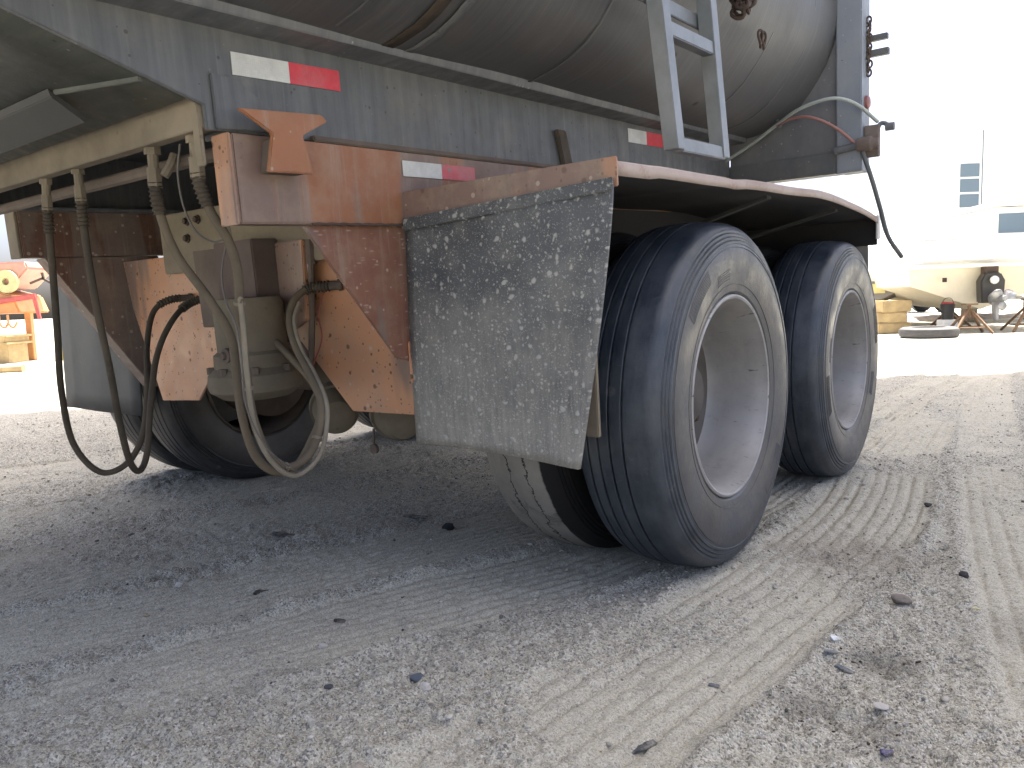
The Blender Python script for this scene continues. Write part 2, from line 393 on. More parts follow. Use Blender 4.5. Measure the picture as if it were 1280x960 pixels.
at = me.attributes.new('packed', 'FLOAT', 'POINT'); at.data.foreach_set('value', TR.astype(np.float32).ravel())
STAINS = [(.83, 1.67, .09, .45, (.085, .078, .068)), (.58, 1.49, .07, .4, (.10, .09, .078)), (.68, 1.37, .08, .35, (.12, .105, .09)), (1.06, 2.40, .26, .45, (.24, .205, .165)), (-.45, 2.75, .35, .2, (.20, .19, .175)), (-1.75, 2.6, .5, .2, (.20, .19, .175)), (1.25, 1.80, .14, .25, (.13, .12, .105))]
def m_ground():
    n = N('sandy_gravel_yard')
    a = n.n('ShaderNodeAttribute', attribute_name='packed').outputs['Fac']
    c = n.mix(n.step(n.noise(1.3, 6, .65), .35, .68), (.49, .475, .385), (.415, .402, .33))
    c = n.mix(n.math('MULTIPLY', a, .55), c, (.475, .447, .35))
    c = n.mix(n.math('MULTIPLY', n.step(n.noise(9, 8, .75), .5, .72), .40), c, (.23, .218, .195))
    g1, vx = n.voro(210, 'Color'); sp = n.n('ShaderNodeSeparateColor'); n.put(sp.inputs[0], g1)
    loose = n.math('SUBTRACT', 1.0, n.math('MULTIPLY', a, .6))
    c = n.mix(n.math('MULTIPLY', n.step(sp.outputs[0], .62, .92), n.math('MULTIPLY', loose, .75)), c, (.70, .67, .61))
    c = n.mix(n.math('MULTIPLY', n.step(sp.outputs[1], .62, .90), n.math('MULTIPLY', loose, .8)), c, (.12, .115, .105))
    g4, v4 = n.voro(430, 'Color'); s4 = n.n('ShaderNodeSeparateColor'); n.put(s4.inputs[0], g4)
    c = n.mix(n.math('MULTIPLY', n.step(s4.outputs[0], .60, .95), .50), c, (.14, .135, .125)); c = n.mix(n.math('MULTIPLY', n.step(s4.outputs[1], .55, .95), .5), c, (.68, .65, .59))
    g2, v2 = n.voro(95, 'Color'); s2 = n.n('ShaderNodeSeparateColor'); n.put(s2.inputs[0], g2)
    c = n.mix(n.math('MULTIPLY', n.step(s2.outputs[0], .88, .97), n.math('MULTIPLY', loose, .5)), c, (.14, .13, .115))
    c = n.mix(n.math('MULTIPLY', n.step(n.noise(3.3, 7, .75), .64, .76), .5), c, (.10, .085, .07))     # oily dark stains
    for sx_, sy_, sr_, f_, cl_ in STAINS:
        v = n.n('ShaderNodeVectorMath', operation='DISTANCE'); n.put(v.inputs[0], n.co); v.inputs[1].default_value = (sx_, sy_, 0)
        e = n.math('ADD', n.math('DIVIDE', v.outputs['Value'], sr_), n.math('MULTIPLY', n.math('SUBTRACT', n.noise(9, 7, .75), .5), 2.6))
        c = n.mix(n.math('MULTIPLY', n.step(e, 1.1, .35), f_), c, cl_)
    h1 = n.noise(260, 4, .7)
    h2 = n.math('SUBTRACT', 1.0, vx.outputs['Distance'])
    h = n.math('ADD', n.math('MULTIPLY', h1, .6), n.math('MULTIPLY', n.math('MULTIPLY', h2, loose), .8))
    return n.out(c, .95, 0, n.bump(h, .9, .006), .15)
me.materials.append(m_ground())
go = bpy.data.objects.new('ground', me); COL.objects.link(go); tag(go, kind='structure')
def hz(x, y):
    z, _ = height(np.array([[x]], float), np.array([[y]], float)); return float(z[0, 0])

# loose gravel: one mass
def gravel():
    n = 90000
    y = np.exp(rng.uniform(np.log(1.12), np.log(6.5), n)); x = rng.uniform(-1, 1, n)*(.74*y+.25)
    z, tr = height(x[None], y[None]); z = z[0]; tr = tr[0]
    cl = vnoise(x, y, 2.2, 77)+.6*vnoise(x, y, 7, 78)
    keep = rng.random(n) < np.clip(.55+1.6*cl, .08, 1)*(1-.75*tr)
    x, y, z = x[keep], y[keep], z[keep]; n = len(x)
    s = np.clip(np.exp(rng.normal(np.log(.0017), .50, n))*(y/1.4)**.45, .0010, .010)
    bm = bmesh.new(); bmesh.ops.create_icosphere(bm, subdivisions=1, radius=1); base = np.array([v.co[:] for v in bm.verts]); fc = np.array([[v.index for v in f.verts] for f in bm.faces]); bm.free()
    nb = len(base); a = rng.uniform(0, 2*pi, n); sx, sy, sz = rng.uniform(.7, 1.4, n), rng.uniform(.6, 1.1, n), rng.uniform(.45, .9, n)
    V = base[None]*(1+.28*rng.standard_normal((n, nb, 1)).clip(-1.3, 1.3))
    V = V*np.stack([sx, sy, sz], -1)[:, None, :]*s[:, None, None]
    c, si = np.cos(a)[:, None], np.sin(a)[:, None]
    P = np.stack([V[..., 0]*c-V[..., 1]*si+x[:, None], V[..., 0]*si+V[..., 1]*c+y[:, None], V[..., 2]+(z+s*.18)[:, None]], -1)
    Fc = (fc[None]+(np.arange(n)*nb)[:, None, None]).reshape(-1, 3)
    me = bpy.data.meshes.new('gravel'); me.vertices.add(n*nb); me.vertices.foreach_set('co', P.astype(np.float32).ravel())
    me.loops.add(len(Fc)*3); me.loops.foreach_set('vertex_index', Fc.astype(np.int32).ravel())
    me.polygons.add(len(Fc)); me.polygons.foreach_set('loop_start', (np.arange(len(Fc))*3).astype(np.int32)); me.update(calc_edges=True)
    pal = np.array([(.41, .385, .335), (.34, .322, .285), (.50, .475, .425), (.28, .265, .245), (.16, .16, .16), (.68, .65, .60), (.07, .07, .075), (.38, .31, .22)])
    ci = rng.choice(8, n, p=[.40, .28, .12, .10, .03, .025, .01, .035]); cc = pal[ci]*rng.uniform(.85, 1.15, (n, 1))
    for sx_, sy_, sr_, f_, cl_ in STAINS:
        nr = (np.hypot(x-sx_, y-sy_) < sr_*1.1) & (rng.random(n) < f_*.6); cc[nr] = np.array(cl_)*rng.uniform(.35, 1.1, (int(nr.sum()), 1))
    at = me.attributes.new('stone', 'FLOAT_COLOR', 'POINT')
    at.data.foreach_set('color', np.concatenate([np.repeat(cc, nb, 0), np.ones((n*nb, 1))], 1).astype(np.float32).ravel())
    q = N('gravel_stone'); c0 = q.n('ShaderNodeAttribute', attribute_name='stone').outputs['Color']
    me.materials.append(q.out(c0, .9, 0, None, .2))
    o = bpy.data.objects.new('gravel', me); COL.objects.link(o); tag(o, 'loose grey and white gravel strewn over the sandy yard', 'gravel', kind='stuff')
gravel()

# ------------------------------------------------------------------ the trailer
PITCH = radians(2.8)
root = bpy.data.objects.new('dump_trailer', None); COL.objects.link(root)
e_x = Vector((ex[0], ex[1], 0)); e_y0 = Vector((ey[0], ey[1], 0)); e_z0 = Vector((0, 0, 1))
e_y = e_y0*cos(PITCH)+e_z0*sin(PITCH); e_z = -e_y0*sin(PITCH)+e_z0*cos(PITCH)
mw = Matrix.Identity(4)
for i in range(3): mw[i][0] = e_x[i]; mw[i][1] = e_y[i]; mw[i][2] = e_z[i]
mw.translation = (OC[0], OC[1], 0); root.matrix_world = mw
tag(root, 'worn grey and orange dump trailer with tandem dual wheels parked on sand', 'trailer')
def P(name, mb, mat, bevel=0.0, parent=None, label=None, **kw):
    o = mb.build(name, mat, parent or root, bevel, **kw)
    if label: o['label'] = label
    return o

# --- tub
half = [(0, 1.47), (.45, 1.478), (.87, 1.514), (1.0, 1.528), (1.08, 1.545), (1.133, 1.566), (1.185, 1.595), (1.235, 1.637), (1.285, 1.697), (1.325, 1.752), (1.354, 1.80), (1.383, 1.865), (1.40, 1.93), (1.409, 2.0), (1.411, 2.07), (1.411, 2.15), (1.411, 2.22)]
prof = [(-x, z) for x, z in half[:0:-1]] + half
tb = MB(); rows = []
for k in range(70):
    y = -2.35 + k*(4.01/69)
    front = max(0, -1.5-y)                            # the neck rises towards the front
    row = []
    for (x, z) in prof:
        nrm = .0035*(sin(3.1*y+5*x+2*z)+.6*sin(7.3*y-9*x)*cos(4*z))
        row.append((x*(1+nrm*.7), y, max(z+nrm*(abs(x) < 1.2), 1.40+(-1.30-y)*.3234)))
    rows.append(row)
tb.grid(rows)
kk = len(prof)
tb.f += [tuple(range(kk))[::-1], tuple(range(69*kk, 70*kk)), ] 
tb.f += [(i*kk, (i+1)*kk, (i+1)*kk+kk-1, i*kk+kk-1) for i in range(69)]
tub = P('dump_body', tb, 'tub', smooth=50, label='dark streaked aluminium dump body')
def seam(y, w_, mat, t=.0012, x0=.93, parent=None, name='weld_seam'):
    t = .005 if mat != 'tub' else t
    mb = MB(); pts = [p for p in half if p[0] >= .99]
    pts = [(x0, 1.521)] + pts
    r1 = [(x+t, y-w_/2, z-t*.8) for x, z in pts]; r2 = [(x+t, y+w_/2, z-t*.8) for x, z in pts]
    mb.grid([r1, r2]); return P(name, mb, mat, parent=tub, solid=.002)
for y, w_, mt in ((-1.30, .016, 'tub'), (-.98, .016, 'tub'), (-.80, .04, 'scab'), (-.725, .03, 'grey'), (-.2, .012, 'tub'), (.92, .014, 'tub'), (1.30, .014, 'tub')): seam(y, w_, mt)
P('bottom_rail', MB().prism([(.872, 1.500), (.968, 1.506), (.975, 1.530), (.972, 1.538), (.872, 1.538)], 1, -1.75, 1.645), 'grey_dark', .002, tub)
# lifting ring and chain clump on the body side
ring = MB()
for dy in (-.015, .018):
    c = Vector((1.372, .708+dy, 1.727)); pts = [c+Vector((.012+.004*sin(a*2), .016*cos(a), .030*sin(a))) for a in [2*pi*k/16 for k in range(17)]]
    ring.tube(pts, .005, 6, False)
P('lifting_ring', ring, 'iron', 0, tub)
cl = MB()
for k in range(16):
    c = Vector((1.405+random.uniform(0, .03), .42+random.uniform(-.05, .06), 1.80+random.uniform(-.06, .09)))
    a0 = random.random()*6; ax = Vector((random.gauss(0, 1), random.gauss(0, 1), random.gauss(0, 1))).normalized(); u = ax.orthogonal().normalized(); v_ = ax.cross(u)
    cl.tube([c+u*.018*cos(t)+v_*.026*sin(t) for t in [2*pi*q_/12 for q_ in range(13)]], .006, 6, False)
P('chain', cl, 'iron', 0, tub)

# --- grey side rails
sp = [(-6, 2.2), (-6, 2.55), (-1.0, 2.2)]
for sgn in (1, -1):
    xo = .885*sgn; xi = (.885-.014)*sgn
    low = [(-1.268, 1.288), (1.64, 1.300), (1.64, 1.5165), (-4.5, 1.5165), (-4.5, 2.38), (-1.268, 1.338)]
    low = [(-1.268, 1.288), (1.64, 1.302), (1.64, 1.5165), (-1.82, 1.5165), (-1.268, 1.338)]
    P('side_rail', MB().prism(low, 0, min(xo, xi), max(xo, xi)), 'grey', .002)
    P('neck_plate', MB().prism([(-1.824, 1.5175), (-4.2, 2.285), (-4.2, 2.5), (-1.0, 1.72), (-1.0, 1.5175)], 0, min(xo, xi), max(xo, xi)), 'grey', .001)
    P('bottom_flange', MB().prism([(min(xi, xi-.11*sgn), 1.286), (max(xi, xi-.11*sgn), 1.286), (max(xi, xi-.11*sgn), 1.30), (min(xi, xi-.11*sgn), 1.30)], 1, -1.20, 1.63), 'grey_dark', .002)
P('doubler_plate', MB().prism([(-1.25, 1.290), (-1.085, 1.296), (-1.07, 1.325), (-1.19, 1.40), (-1.25, 1.405)], 0, .886, .894), 'grey', .002)
P('rail_bracket', MB().prism([(.085, 1.303), (.14, 1.303), (.105, 1.42), (.052, 1.42)], 0, .886, .904), m_dusty('scabby_rust', (.10, .085, .07), (.045, .035, .028), .6), .003)
# --- belly under the neck and front cross members
bl = MB(); r0 = []; r1 = []
for k in range(12):
    x = -.868 + 1.736*k/11
    r0.append((x, -1.30, 1.352)); r1.append((x, -2.4, 1.708))
bl.grid([r0, [(a[0], a[1]*.5+b[1]*.5, a[2]*.5+b[2]*.5+.004) for a, b in zip(r0, r1)], r1])
P('belly_plate', bl, 'belly', solid=.008)
P('front_cross_member', MB().prism([(-1.272, 1.292), (-1.272, 1.345), (-1.30, 1.40), (-1.24, 1.46), (-1.06, 1.46), (-1.06, 1.445), (-1.23, 1.445), (-1.235, 1.292)], 0, -.868, .868), 'tan', .002, label='dust coated front cross member')
P('cross_angle', MB().prism([(-1.455, 1.400), (-1.450, 1.382), (-1.385, 1.335), (-1.375, 1.345)], 0, -.868, .60), 'soot2', .002)
P('belly_angle', MB().bar((.60, -1.44, 1.392), (.868, -1.39, 1.377), .012, .012), 'belly', .002)
P('end_plate', MB().box(.842, .868, -1.277, -1.268, 1.215, 1.345), 'tan', .002)
P('cross_tube', MB().tube([(-.6, -1.17, 1.262), (.83, -1.17, 1.262)], .016, 10), 'tan_dark')

# --- orange subframe
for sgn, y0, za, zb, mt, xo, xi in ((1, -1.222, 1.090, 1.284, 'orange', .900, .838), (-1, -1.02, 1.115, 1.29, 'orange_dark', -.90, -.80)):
    bm_ = MB()
    a, b = min(xo, xi), max(xo, xi)
    P('frame_rail', bm_.prism([(a, za), (b, za), (b, zb), (a, zb)], 1, y0, 2.0), mt, .004, label='orange frame rail with peeling paint' if sgn > 0 else None)
P('rail_end_cap', MB().box(.837, .899, -1.232, -1.223, 1.088, 1.284), 'orange_spot', .002)
P('rail_end_cap', MB().box(-.90, -.812, -1.03, -1.021, 1.115, 1.29), 'tan', .002)
P('wear_strip', MB().box(.84, .902, -1.0, 1.62, 1.285, 1.299), 'tan_dark', .003)
P('weld_bead', MB().tube([(.903, -1.03+k*.02, 1.0895+.0015*(k % 2)) for k in range(18)], .004, 6), 'iron')
# hourglass guide bracket
hg = [(-1.237, 1.323), (-1.017, 1.334), (-1.000, 1.321), (-1.076, 1.282), (-1.055, 1.198), (-1.178, 1.196), (-1.157, 1.279)]
gb = P('guide_bracket', MB().prism(hg, 0, .946, .958), 'orange_bracket', .0025, label='orange hourglass guide bracket')
P('bracket_box', MB().prism([(-1.16, 1.199), (-1.064, 1.200), (-1.080, 1.272), (-1.146, 1.272)], 0, .901, .946), 'tan_dark', .002, gb)
# hangers
P('hanger_gusset', MB().prism([(-1.046, 1.088), (-.60, 1.088), (-.60, .55), (-.70, .56), (-.715, .715), (-.775, .735)], 0, .876, .886), 'orange_splash', .002, label='mud splashed orange hanger gusset')
P('gusset_edge_tab', MB().box(.887, .897, -.735, -.69, .66, .775), 'orange_spot', .003)
P('hanger_plate', MB().prism([(.44, 1.088), (.35, .86), (.276, .809), (.545, .545), (.815, .550), (.874, .56), (.874, 1.088)], 1, -.66, -.65), 'orange_spot', .002, label='pitted orange hanger plate with diagonal lower edge')
P('hanger_plate', MB().prism([(-.17, 1.088), (-.79, 1.088), (-.76, .90), (-.615, .52), (-.343, .534), (-.108, .753)], 1, -.66, -.65), 'orange_spot', .002)
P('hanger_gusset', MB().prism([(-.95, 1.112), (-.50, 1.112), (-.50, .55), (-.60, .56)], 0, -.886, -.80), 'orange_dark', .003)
cb = P('cross_beam', MB().box(-.40, .872, -.70, -.661, 1.02, 1.235), 'tan', .004, label='dust coated cross beam with bolts')
P('violet_box', MB().prism([(.10, 1.10), (.31, 1.10), (.315, .83), (.105, .83)], 1, -.80, -.702), 'violet', .004)
P('inner_plate', MB().prism([(-.06, 1.085), (.085, 1.085), (.09, .825), (-.05, .825)], 1, -.78, -.70), 'tan_dark', .003)
P('inner_plate', MB().prism([(.315, 1.085), (.455, 1.085), (.44, .84), (.37, .81), (.315, .81)], 1, -.72, -.701), 'orange_spot', .003)
bolt_me = MB().lathe([(0, 0), (0, .016), (-.006, .016), (-.006, .011), (-.016, .011), (-.018, 0)], (0, 0, 0), 1, 6).build('bolt', 'iron', mesh_only=True)
for x, z in ((.70, 1.20), (.80, 1.20), (.71, 1.11), (-.20, 1.20), (-.13, 1.20), (-.21, 1.14)): link('bolt', bolt_me, cb, (x, -.701, z))
P('hose_bracket', MB().box(.70, .835, -.82, -.702, 1.20, 1.212), 'tan', .002)

# central air can
can = P('air_can', MB().lathe([(.26, 0), (.26, .095), (.24, .105), (.10, .105), (.09, .118), (.05, .12), (.03, .14), (.0, .145), (-.02, .14), (-.045, .105), (-.06, 0)], (.318, -.84, .66), 2, 40), 'tan_mid', label='dust coated air can hanging under the cross beam')
for k in range(8):
    a = k*pi/4+.2; P('flange_bolt', MB().lathe([(0, 0), (0, .013), (.02, .013), (.02, 0)], (.318+.128*cos(a), -.84+.128*sin(a), .695), 2, 6), 'tan_dark', 0, can)
P('side_plug', MB().lathe([(0, .022), (-.018, .022), (-.02, .012), (-.03, .011), (-.03, 0)], (.35, -.94, .755), 1, 12), 'tan_dark', 0, can)
# brake chambers
def chamber(c, ax, r, L):
    o = P('brake_chamber', MB().lathe([(-L*.5, 0), (-L*.5, r*.55), (-L*.44, r*.8), (-L*.2, r*.93), (-.015, r*.96), (-.015, r*1.07), (.015, r*1.07), (.015, r*.96), (L*.3, r*.9), (L*.45, r*.7), (L*.5, r*.35), (L*.5, 0)], (0, 0, 0), 0, 36), 'tan_mid')
    o.location = c; o.rotation_euler = ax; return o
ch = chamber((.20, -.45, .50), (0, radians(12), radians(-35)), .085, .23)
chamber((.52, -.45, .50), (0, radians(8), radians(-30)), .085, .24)
P('tag_strip', MB().bar((.455, -.50, .45), (.455, -.505, .395), .006, .006).lathe([(-.006, 0), (-.006, .017), (.006, .017), (.006, 0)], (.455, -.505, .38), 1, 12), 'tan_dark')
# axles
for y in (0.0256, 1.404):
    z = .524 - (y-.0256)*.049
    P('axle', MB().tube([(-1.25, y, z), (1.25, y, z)], .068, 20), 'tan_dark')
    for sx in (-1, 1):
        P('brake_drum', MB().lathe([(-.1, 0), (-.1, .20), (.09, .21), (.1, .19), (.1, 0)], (.93*sx, y, z), 0, 40), 'iron')
        P('spring_beam', MB().box(.62*sx-.05, .62*sx+.05, y-.55, y+.5, z+.09, z+.16), 'orange_dark', .01)
P('under_cross_beam', MB().box(-.80, .84, .60, .72, .95, 1.25), 'orange_dark', .005)
P('under_cross_beam', MB().box(-.80, .84, 1.90, 2.0, 1.0, 1.25), 'orange_dark', .005)

# --- near fender, panel, flap
FX0, FX1 = .902, 1.552
def ftop(y): return 1.172 - (0 if y < .75 else .085*((y-.75)/1.03)**1.7) + .0015*sin(y*9)*(y > -.5) - .005*math.exp(-((y+.02)/.05)**2)
yy = [-.705+k*(2.485/48) for k in range(49)]
fb = MB()
def frow(y):
    t = ftop(y); dent = .007*math.exp(-((y+.02)/.07)**2) - .006*math.exp(-((y-.9)/.1)**2)
    return [(FX0, y, t), (1.25, y, t+.002), (FX1-.004, y, t), (FX1-.0005+dent, y, t-.003), (FX1+dent, y, t-.012), (FX1-.001+dent*.5, y, t-.027-.004*(y < -.5))]
fb.grid([frow(y) for y in yy])
def m_fender():
    n = N('sun_bleached_fender_paint')
    c = n.mix(n.step(n.noise(5, 6, .6, n.vec(1, .6, 1)), .35, .7), (.28, .205, .175), (.38, .32, .29))  # mottled pale pink base
    c = n.mix(n.math('MULTIPLY', n.step(n.noise(18, 7, .75), .55, .7), .7), c, (.20, .10, .065))
    return n.out(c, .55, 0, n.bump(n.noise(40, 5), .2, .004))
M['fender'] = m_fender()
fender = P('fender', fb, 'fender', solid=.004, smooth=30, label='faded pink fender sheet with a dented lip over the near wheels')
P('fender_underside', MB().grid([[(FX0, y, ftop(y)-.007), (FX1-.03, y, ftop(y)-.007)] for y in yy]), 'soot', 0, fender, solid=.004)  # black sheet painting the shade below the fender
for y in (.42, 1.25):
    P('fender_brace', MB().bar((.915, y, .98), (1.50, y, ftop(y)-.03), .045, .012), 'soot2', .002, fender)  # brace colour kept dark to match the painted shade here
P('fender_front_panel', MB().prism([(.872, 1.080), (.905, 1.080), (1.556, 1.118), (1.556, 1.182), (1.30, 1.181), (.872, 1.178)], 1, -.716, -.707), m_orange('rusty_orange_panel', .45, .6, (.36, .17, .10), (.27, .15, .105)), .002, fender)
P('rear_tab', MB().prism([(1.545, .985), (1.556, .985), (1.556, 1.10), (1.545, 1.10)], 1, 1.755, 1.80), 'white', .004, fender)
P('rear_panel', MB().box(.905, 1.545, 1.782, 1.79, .96, 1.085), 'soot', .002, fender)  # black here is painted shade as well
P('wheel_well_panel', MB().box(.904, .912, -.70, 1.78, .90, 1.158), 'soot', .002, fender)  # added black panel, shade painted over the rail behind the wheels
# mud flap: a hanging sheet, slightly curled
fl = MB(); rows = []
for i in range(26):
    t = i/25; row = []
    for j in range(22):
        s = j/21
        xl = .912-.030*t; xr = 1.548-.100*t**1.25
        zt = 1.085+.035*s; zb_ = .484+.006*sin(s*5)
        x = xl+(xr-xl)*s; z = zt+(zb_-zt)*t
        y = -.724 - .012*sin(t*2.6) - .030*t*t*(s-.35) + .006*sin(s*7+t*3) - .02*t*(s > .8)*(s-.8)*5*.4
        row.append((x, y, z))
    rows.append(row)
fl.grid(rows)
P('mud_flap', fl, 'flap', solid=.011, smooth=60, label='mud splattered black rubber flap')
P('flap_clamp', MB().prism([(.91, 1.074), (1.556, 1.108), (1.556, 1.136), (.91, 1.106)], 1, -.738, -.730), 'flap', .002)
P('flap_stiffener', MB().box(1.425, 1.462, -.690, -.676, .54, .80), 'tan', .002)
rf = MB(); rows = []
for i in range(12):
    t = i/11; rows.append([(1.0+.5*s/7, 1.80+.01*sin(s+t*2), 1.05-.55*t) for s in range(8)])
rf.grid(rows); P('mud_flap', rf, 'tyre_dark', solid=.01, label='plain black rear mud flap')
# far side fender and flap
P('fender', MB().box(-1.56, -.905, -.60, 1.78, 1.165, 1.172), 'fender', .002)
ff = MB(); rows = []
for i in range(10):
    t = i/9; rows.append([(-.855-.74*s/7-.06*t, -.585-.02*t+.006*sin(s*1.3), 1.16-.735*t) for s in range(8)])
ff.grid(rows); P('mud_flap', ff, plain('grey_rubber_flap', (.050, .053, .058), .6, 0, .35), solid=.010, label='grey rubber flap on the far side')

# --- wheels
TW, TRAD = .142, .537
def tyre_profile(worn=False):
    h = [(-.100, .310), (-.121, .3135), (-.129, .322), (-.1385, .360), (-.1445, .405), (-.1455, .43), (-.143, .455)]
    for k in range(4):
        a = -.141+.0045*k; r = .462+.011*k
        h += [(a, r), (a-.0010, r+.002), (a-.0008, r+.0085), (a+.0012, r+.0100)]
    h += [(-.1225, .510), (-.117, .5165), (-.110, .5215), (-.101, .5255), (-.092, .528)]
    g = [-.080, -.045, -.008, .032]; gw = .0032; dp = .0006 if worn else .008
    t = []
    for x0 in g:
        t += [(x0-gw-.001, .5365), (x0-gw, .5355), (x0-gw+.0012, .5365-dp), (x0+gw-.0012, .5365-dp), (x0+gw, .5355), (x0+gw+.001, .5365)]
    crown = lambda x: -.009*(abs(x)/.104)**2.2
    t = [(x, r+crown(x)) for x, r in t]
    inner = [(-.100, .318), (-.09, .33), (.09, .33), (.100, .318)]
    return h + t + [(-x, r) for x, r in h[::-1]]
def tyre_mesh(name, mat, seg=112, worn=False, seed=1, grooves=True):
    pr = tyre_profile(worn); mb = MB().lathe(pr, (0, 0, 0), 0, seg, closed=True)
    rs = random.Random(seed); out = []
    zc = -.524
    for (x, y, z) in mb.v:
        r = math.hypot(y, z)
        if z < zc: 
            dz = zc-z; z = zc; 
        if z < -.33 and r > .33:
            b = max(0, (-.33-z)/.2)*math.exp(-(y/.16)**2)*.010*max(0, 1-((r-.43)/.1)**2)
            x += math.copysign(b, x)
        out.append((x, y, z))
    mb.v = out
    me_ = mb.build(name, mat, mesh_only=True, smooth=28)
    return me_
me_tyre = tyre_mesh('tyre', 'tyre', 160)
me_tyre_dusty = tyre_mesh('tyre', 'tyre_dusty', 128, True)
me_tyre_dark = tyre_mesh('tyre', 'tyre_dark', 112)
# deep dish rim, outer face at +x
rp = [(.118, .3135), (.128, .312), (.131, .306), (.128, .300), (.112, .296), (.096, .290), (.070, .286), (.03, .281), (-.015, .276), (-.055, .271), (-.072, .262)]
disc_me = MB().lathe([(-.072, .262), (-.080, .24), (-.084, .20), (-.082, .125), (-.072, .112), (-.02, .100), (-.008, .085), (-.005, 0)], (0, 0, 0), 0, 64).build('wheel_disc', 'disc', mesh_only=True, smooth=40)
rb = [(-.125, .0), (-.125, .268), (-.055, .284), (-.02, .290), (.05, .294), (.09, .300), (.105, .311)]
me_rim = MB().lathe(rp, (0, 0, 0), 0, 96, caps=False).lathe(rb, (0, 0, 0), 0, 96, caps=False).build('wheel', 'wheel', mesh_only=True, smooth=40)
rpi = [(.118, .3135), (.128, .306), (.11, .294), (.0, .285), (-.09, .29), (-.11, .30), (-.128, .306), (-.118, .3135), (-.11, .316), (0, .300), (.11, .316)]
me_rim_in = MB().lathe(rpi, (0, 0, 0), 0, 80, closed=True).build('wheel', 'tan_dark', mesh_only=True, smooth=40)
nut_me = MB().lathe([(0, 0), (0, .017), (.02, .017), (.032, .011), (.034, 0)], (0, 0, 0), 0, 6).build('wheel_nut', 'iron', mesh_only=True)
lug = [MB(), None]
def wheel(x, y, flip, rim, tyre, label=None, nuts=False, spin=0):
    z = .524-(y)*.0489
    o = link('wheel', rim, root, (x, y+.0256, z), (-PITCH, 0, 0))
    if flip: o.rotation_euler = (PITCH, 0, pi)
    t = link('tyre', tyre, o)
    if label: t['label'] = label
    if nuts:
        for k in range(10):
            a = 2*pi*k/10; link('wheel_nut', nut_me, o, (-.083, .1675*cos(a), .1675*sin(a)))
        link('wheel_disc', disc_me, o)
    return o
W1 = wheel(1.39, 0, False, me_rim, me_tyre, 'worn ribbed outer tyre', True)
W2 = wheel(1.39, 1.38, False, me_rim, me_tyre, None, True)
wheel(1.045, 0, False, me_rim_in, me_tyre_dusty, 'dust caked inner tyre with a torn tread'); wheel(1.045, 1.38, False, me_rim_in, me_tyre_dark)
wheel(-1.39, 0, True, me_rim, me_tyre_dark, None, True); wheel(-1.39, 1.38, True, me_rim, me_tyre_dark, None, True)
wheel(-1.045, 0, True, me_rim_in, me_tyre_dark); wheel(-1.045, 1.38, True, me_rim_in, me_tyre_dark)

# raised serrations and labels moulded into the sidewalls
def sidewall():
    mb = MB()
    def xs_(r): return np.interp(r, [.3135, .322, .360, .405, .43, .455], [.121, .129, .1385, .1445, .1455, .143])
    def arc(r, a0, a1, w_, h_):
        n_ = max(4, int((a1-a0)/.05)); rows = []
        for k in range(n_+1):
            a = a0+(a1-a0)*k/n_
            rows.append([(xs_(q)+e, q*sin(a), q*cos(a)) for q, e in ((r-w_, -.001), (r-w_*.6, h_), (r+w_*.6, h_), (r+w_, -.001))])
        mb.grid(rows)
    for k in range(7): arc(.402+.0065*k, -.95, -.55, .0016, .0014)
    for k in range(5): arc(.362+.007*k, -.42, -.16, .0018, .0016)
    for k in range(7): arc(.402+.0065*k, 2.1, 2.55, .0016, .0014)
    for k in range(5): arc(.365+.007*k, 2.9, 3.2, .0018, .0016)
    arc(.4535, 0, 2*pi, .0016, .0018); arc(.344, 0, 2*pi, .0014, .0014)
    return mb.build('sidewall_moulding', 'tyre', mesh_only=True, smooth=60)
me_side = sidewall()
for W_, r_ in ((W1, 0.0), (W2, 1.1)): link('sidewall_moulding', me_side, W_, (0, 0, 0), (r_, 0, 0))

# --- ladder
lad = P('ladder', MB().prism([(-.165, 1.253), (-.213, 1.253), (-.36, 2.0), (-.40, 2.2), (-.355, 2.2), (-.314, 2.0)][::1], 0, 1.425, 1.470), 'galv', .002, label='galvanised ladder on the side of the body')
P('ladder_rail', MB().prism([(.160, 1.253), (.112, 1.253), (-.02, 2.0), (-.05, 2.2), (-.005, 2.2), (.025, 2.0)], 0, 1.425, 1.470), 'galv', .002, lad)
for z in (1.268, 1.565, 1.86):
    o_ = -.19-(z-1.253)*.19
    P('rung', MB().box(1.43, 1.466, o_+.02, o_+.33, z-.020, z+.018), 'galv', .003, lad)
P('ladder_brace', MB().bar((1.416, -1.1, 1.650), (1.416, .12, 1.648), .010, .040), 'galv', .002, lad)

# --- reflective tape: flat strips
for (x, y0, y1, y2, z0, z1, sl_, r_) in ((.8870, -1.193, -1.042, -.891, 1.410, 1.458, .022, 'tape_r'), (.9025, -.711, -.556, -.410, 1.220, 1.261, .0, 'tape_p'), (.8870, .581, .738, .885, 1.427, 1.480, .01, 'tape_r')):
    def q(a, b, c): return [(a, z0+c*(a-y0)), (b, z0+c*(b-y0)), (b, z1+c*(b-y0)), (a, z1+c*(a-y0))]
    P('reflector_tape', MB().prism(q(y0, y1, sl_), 0, x-.0008, x+.0012), 'tape_w', label='white reflective tape')
    P('reflector_tape', MB().prism(q(y1+.0005, y2, sl_), 0, x-.0008, x+.0012), r_, label='red reflective tape')

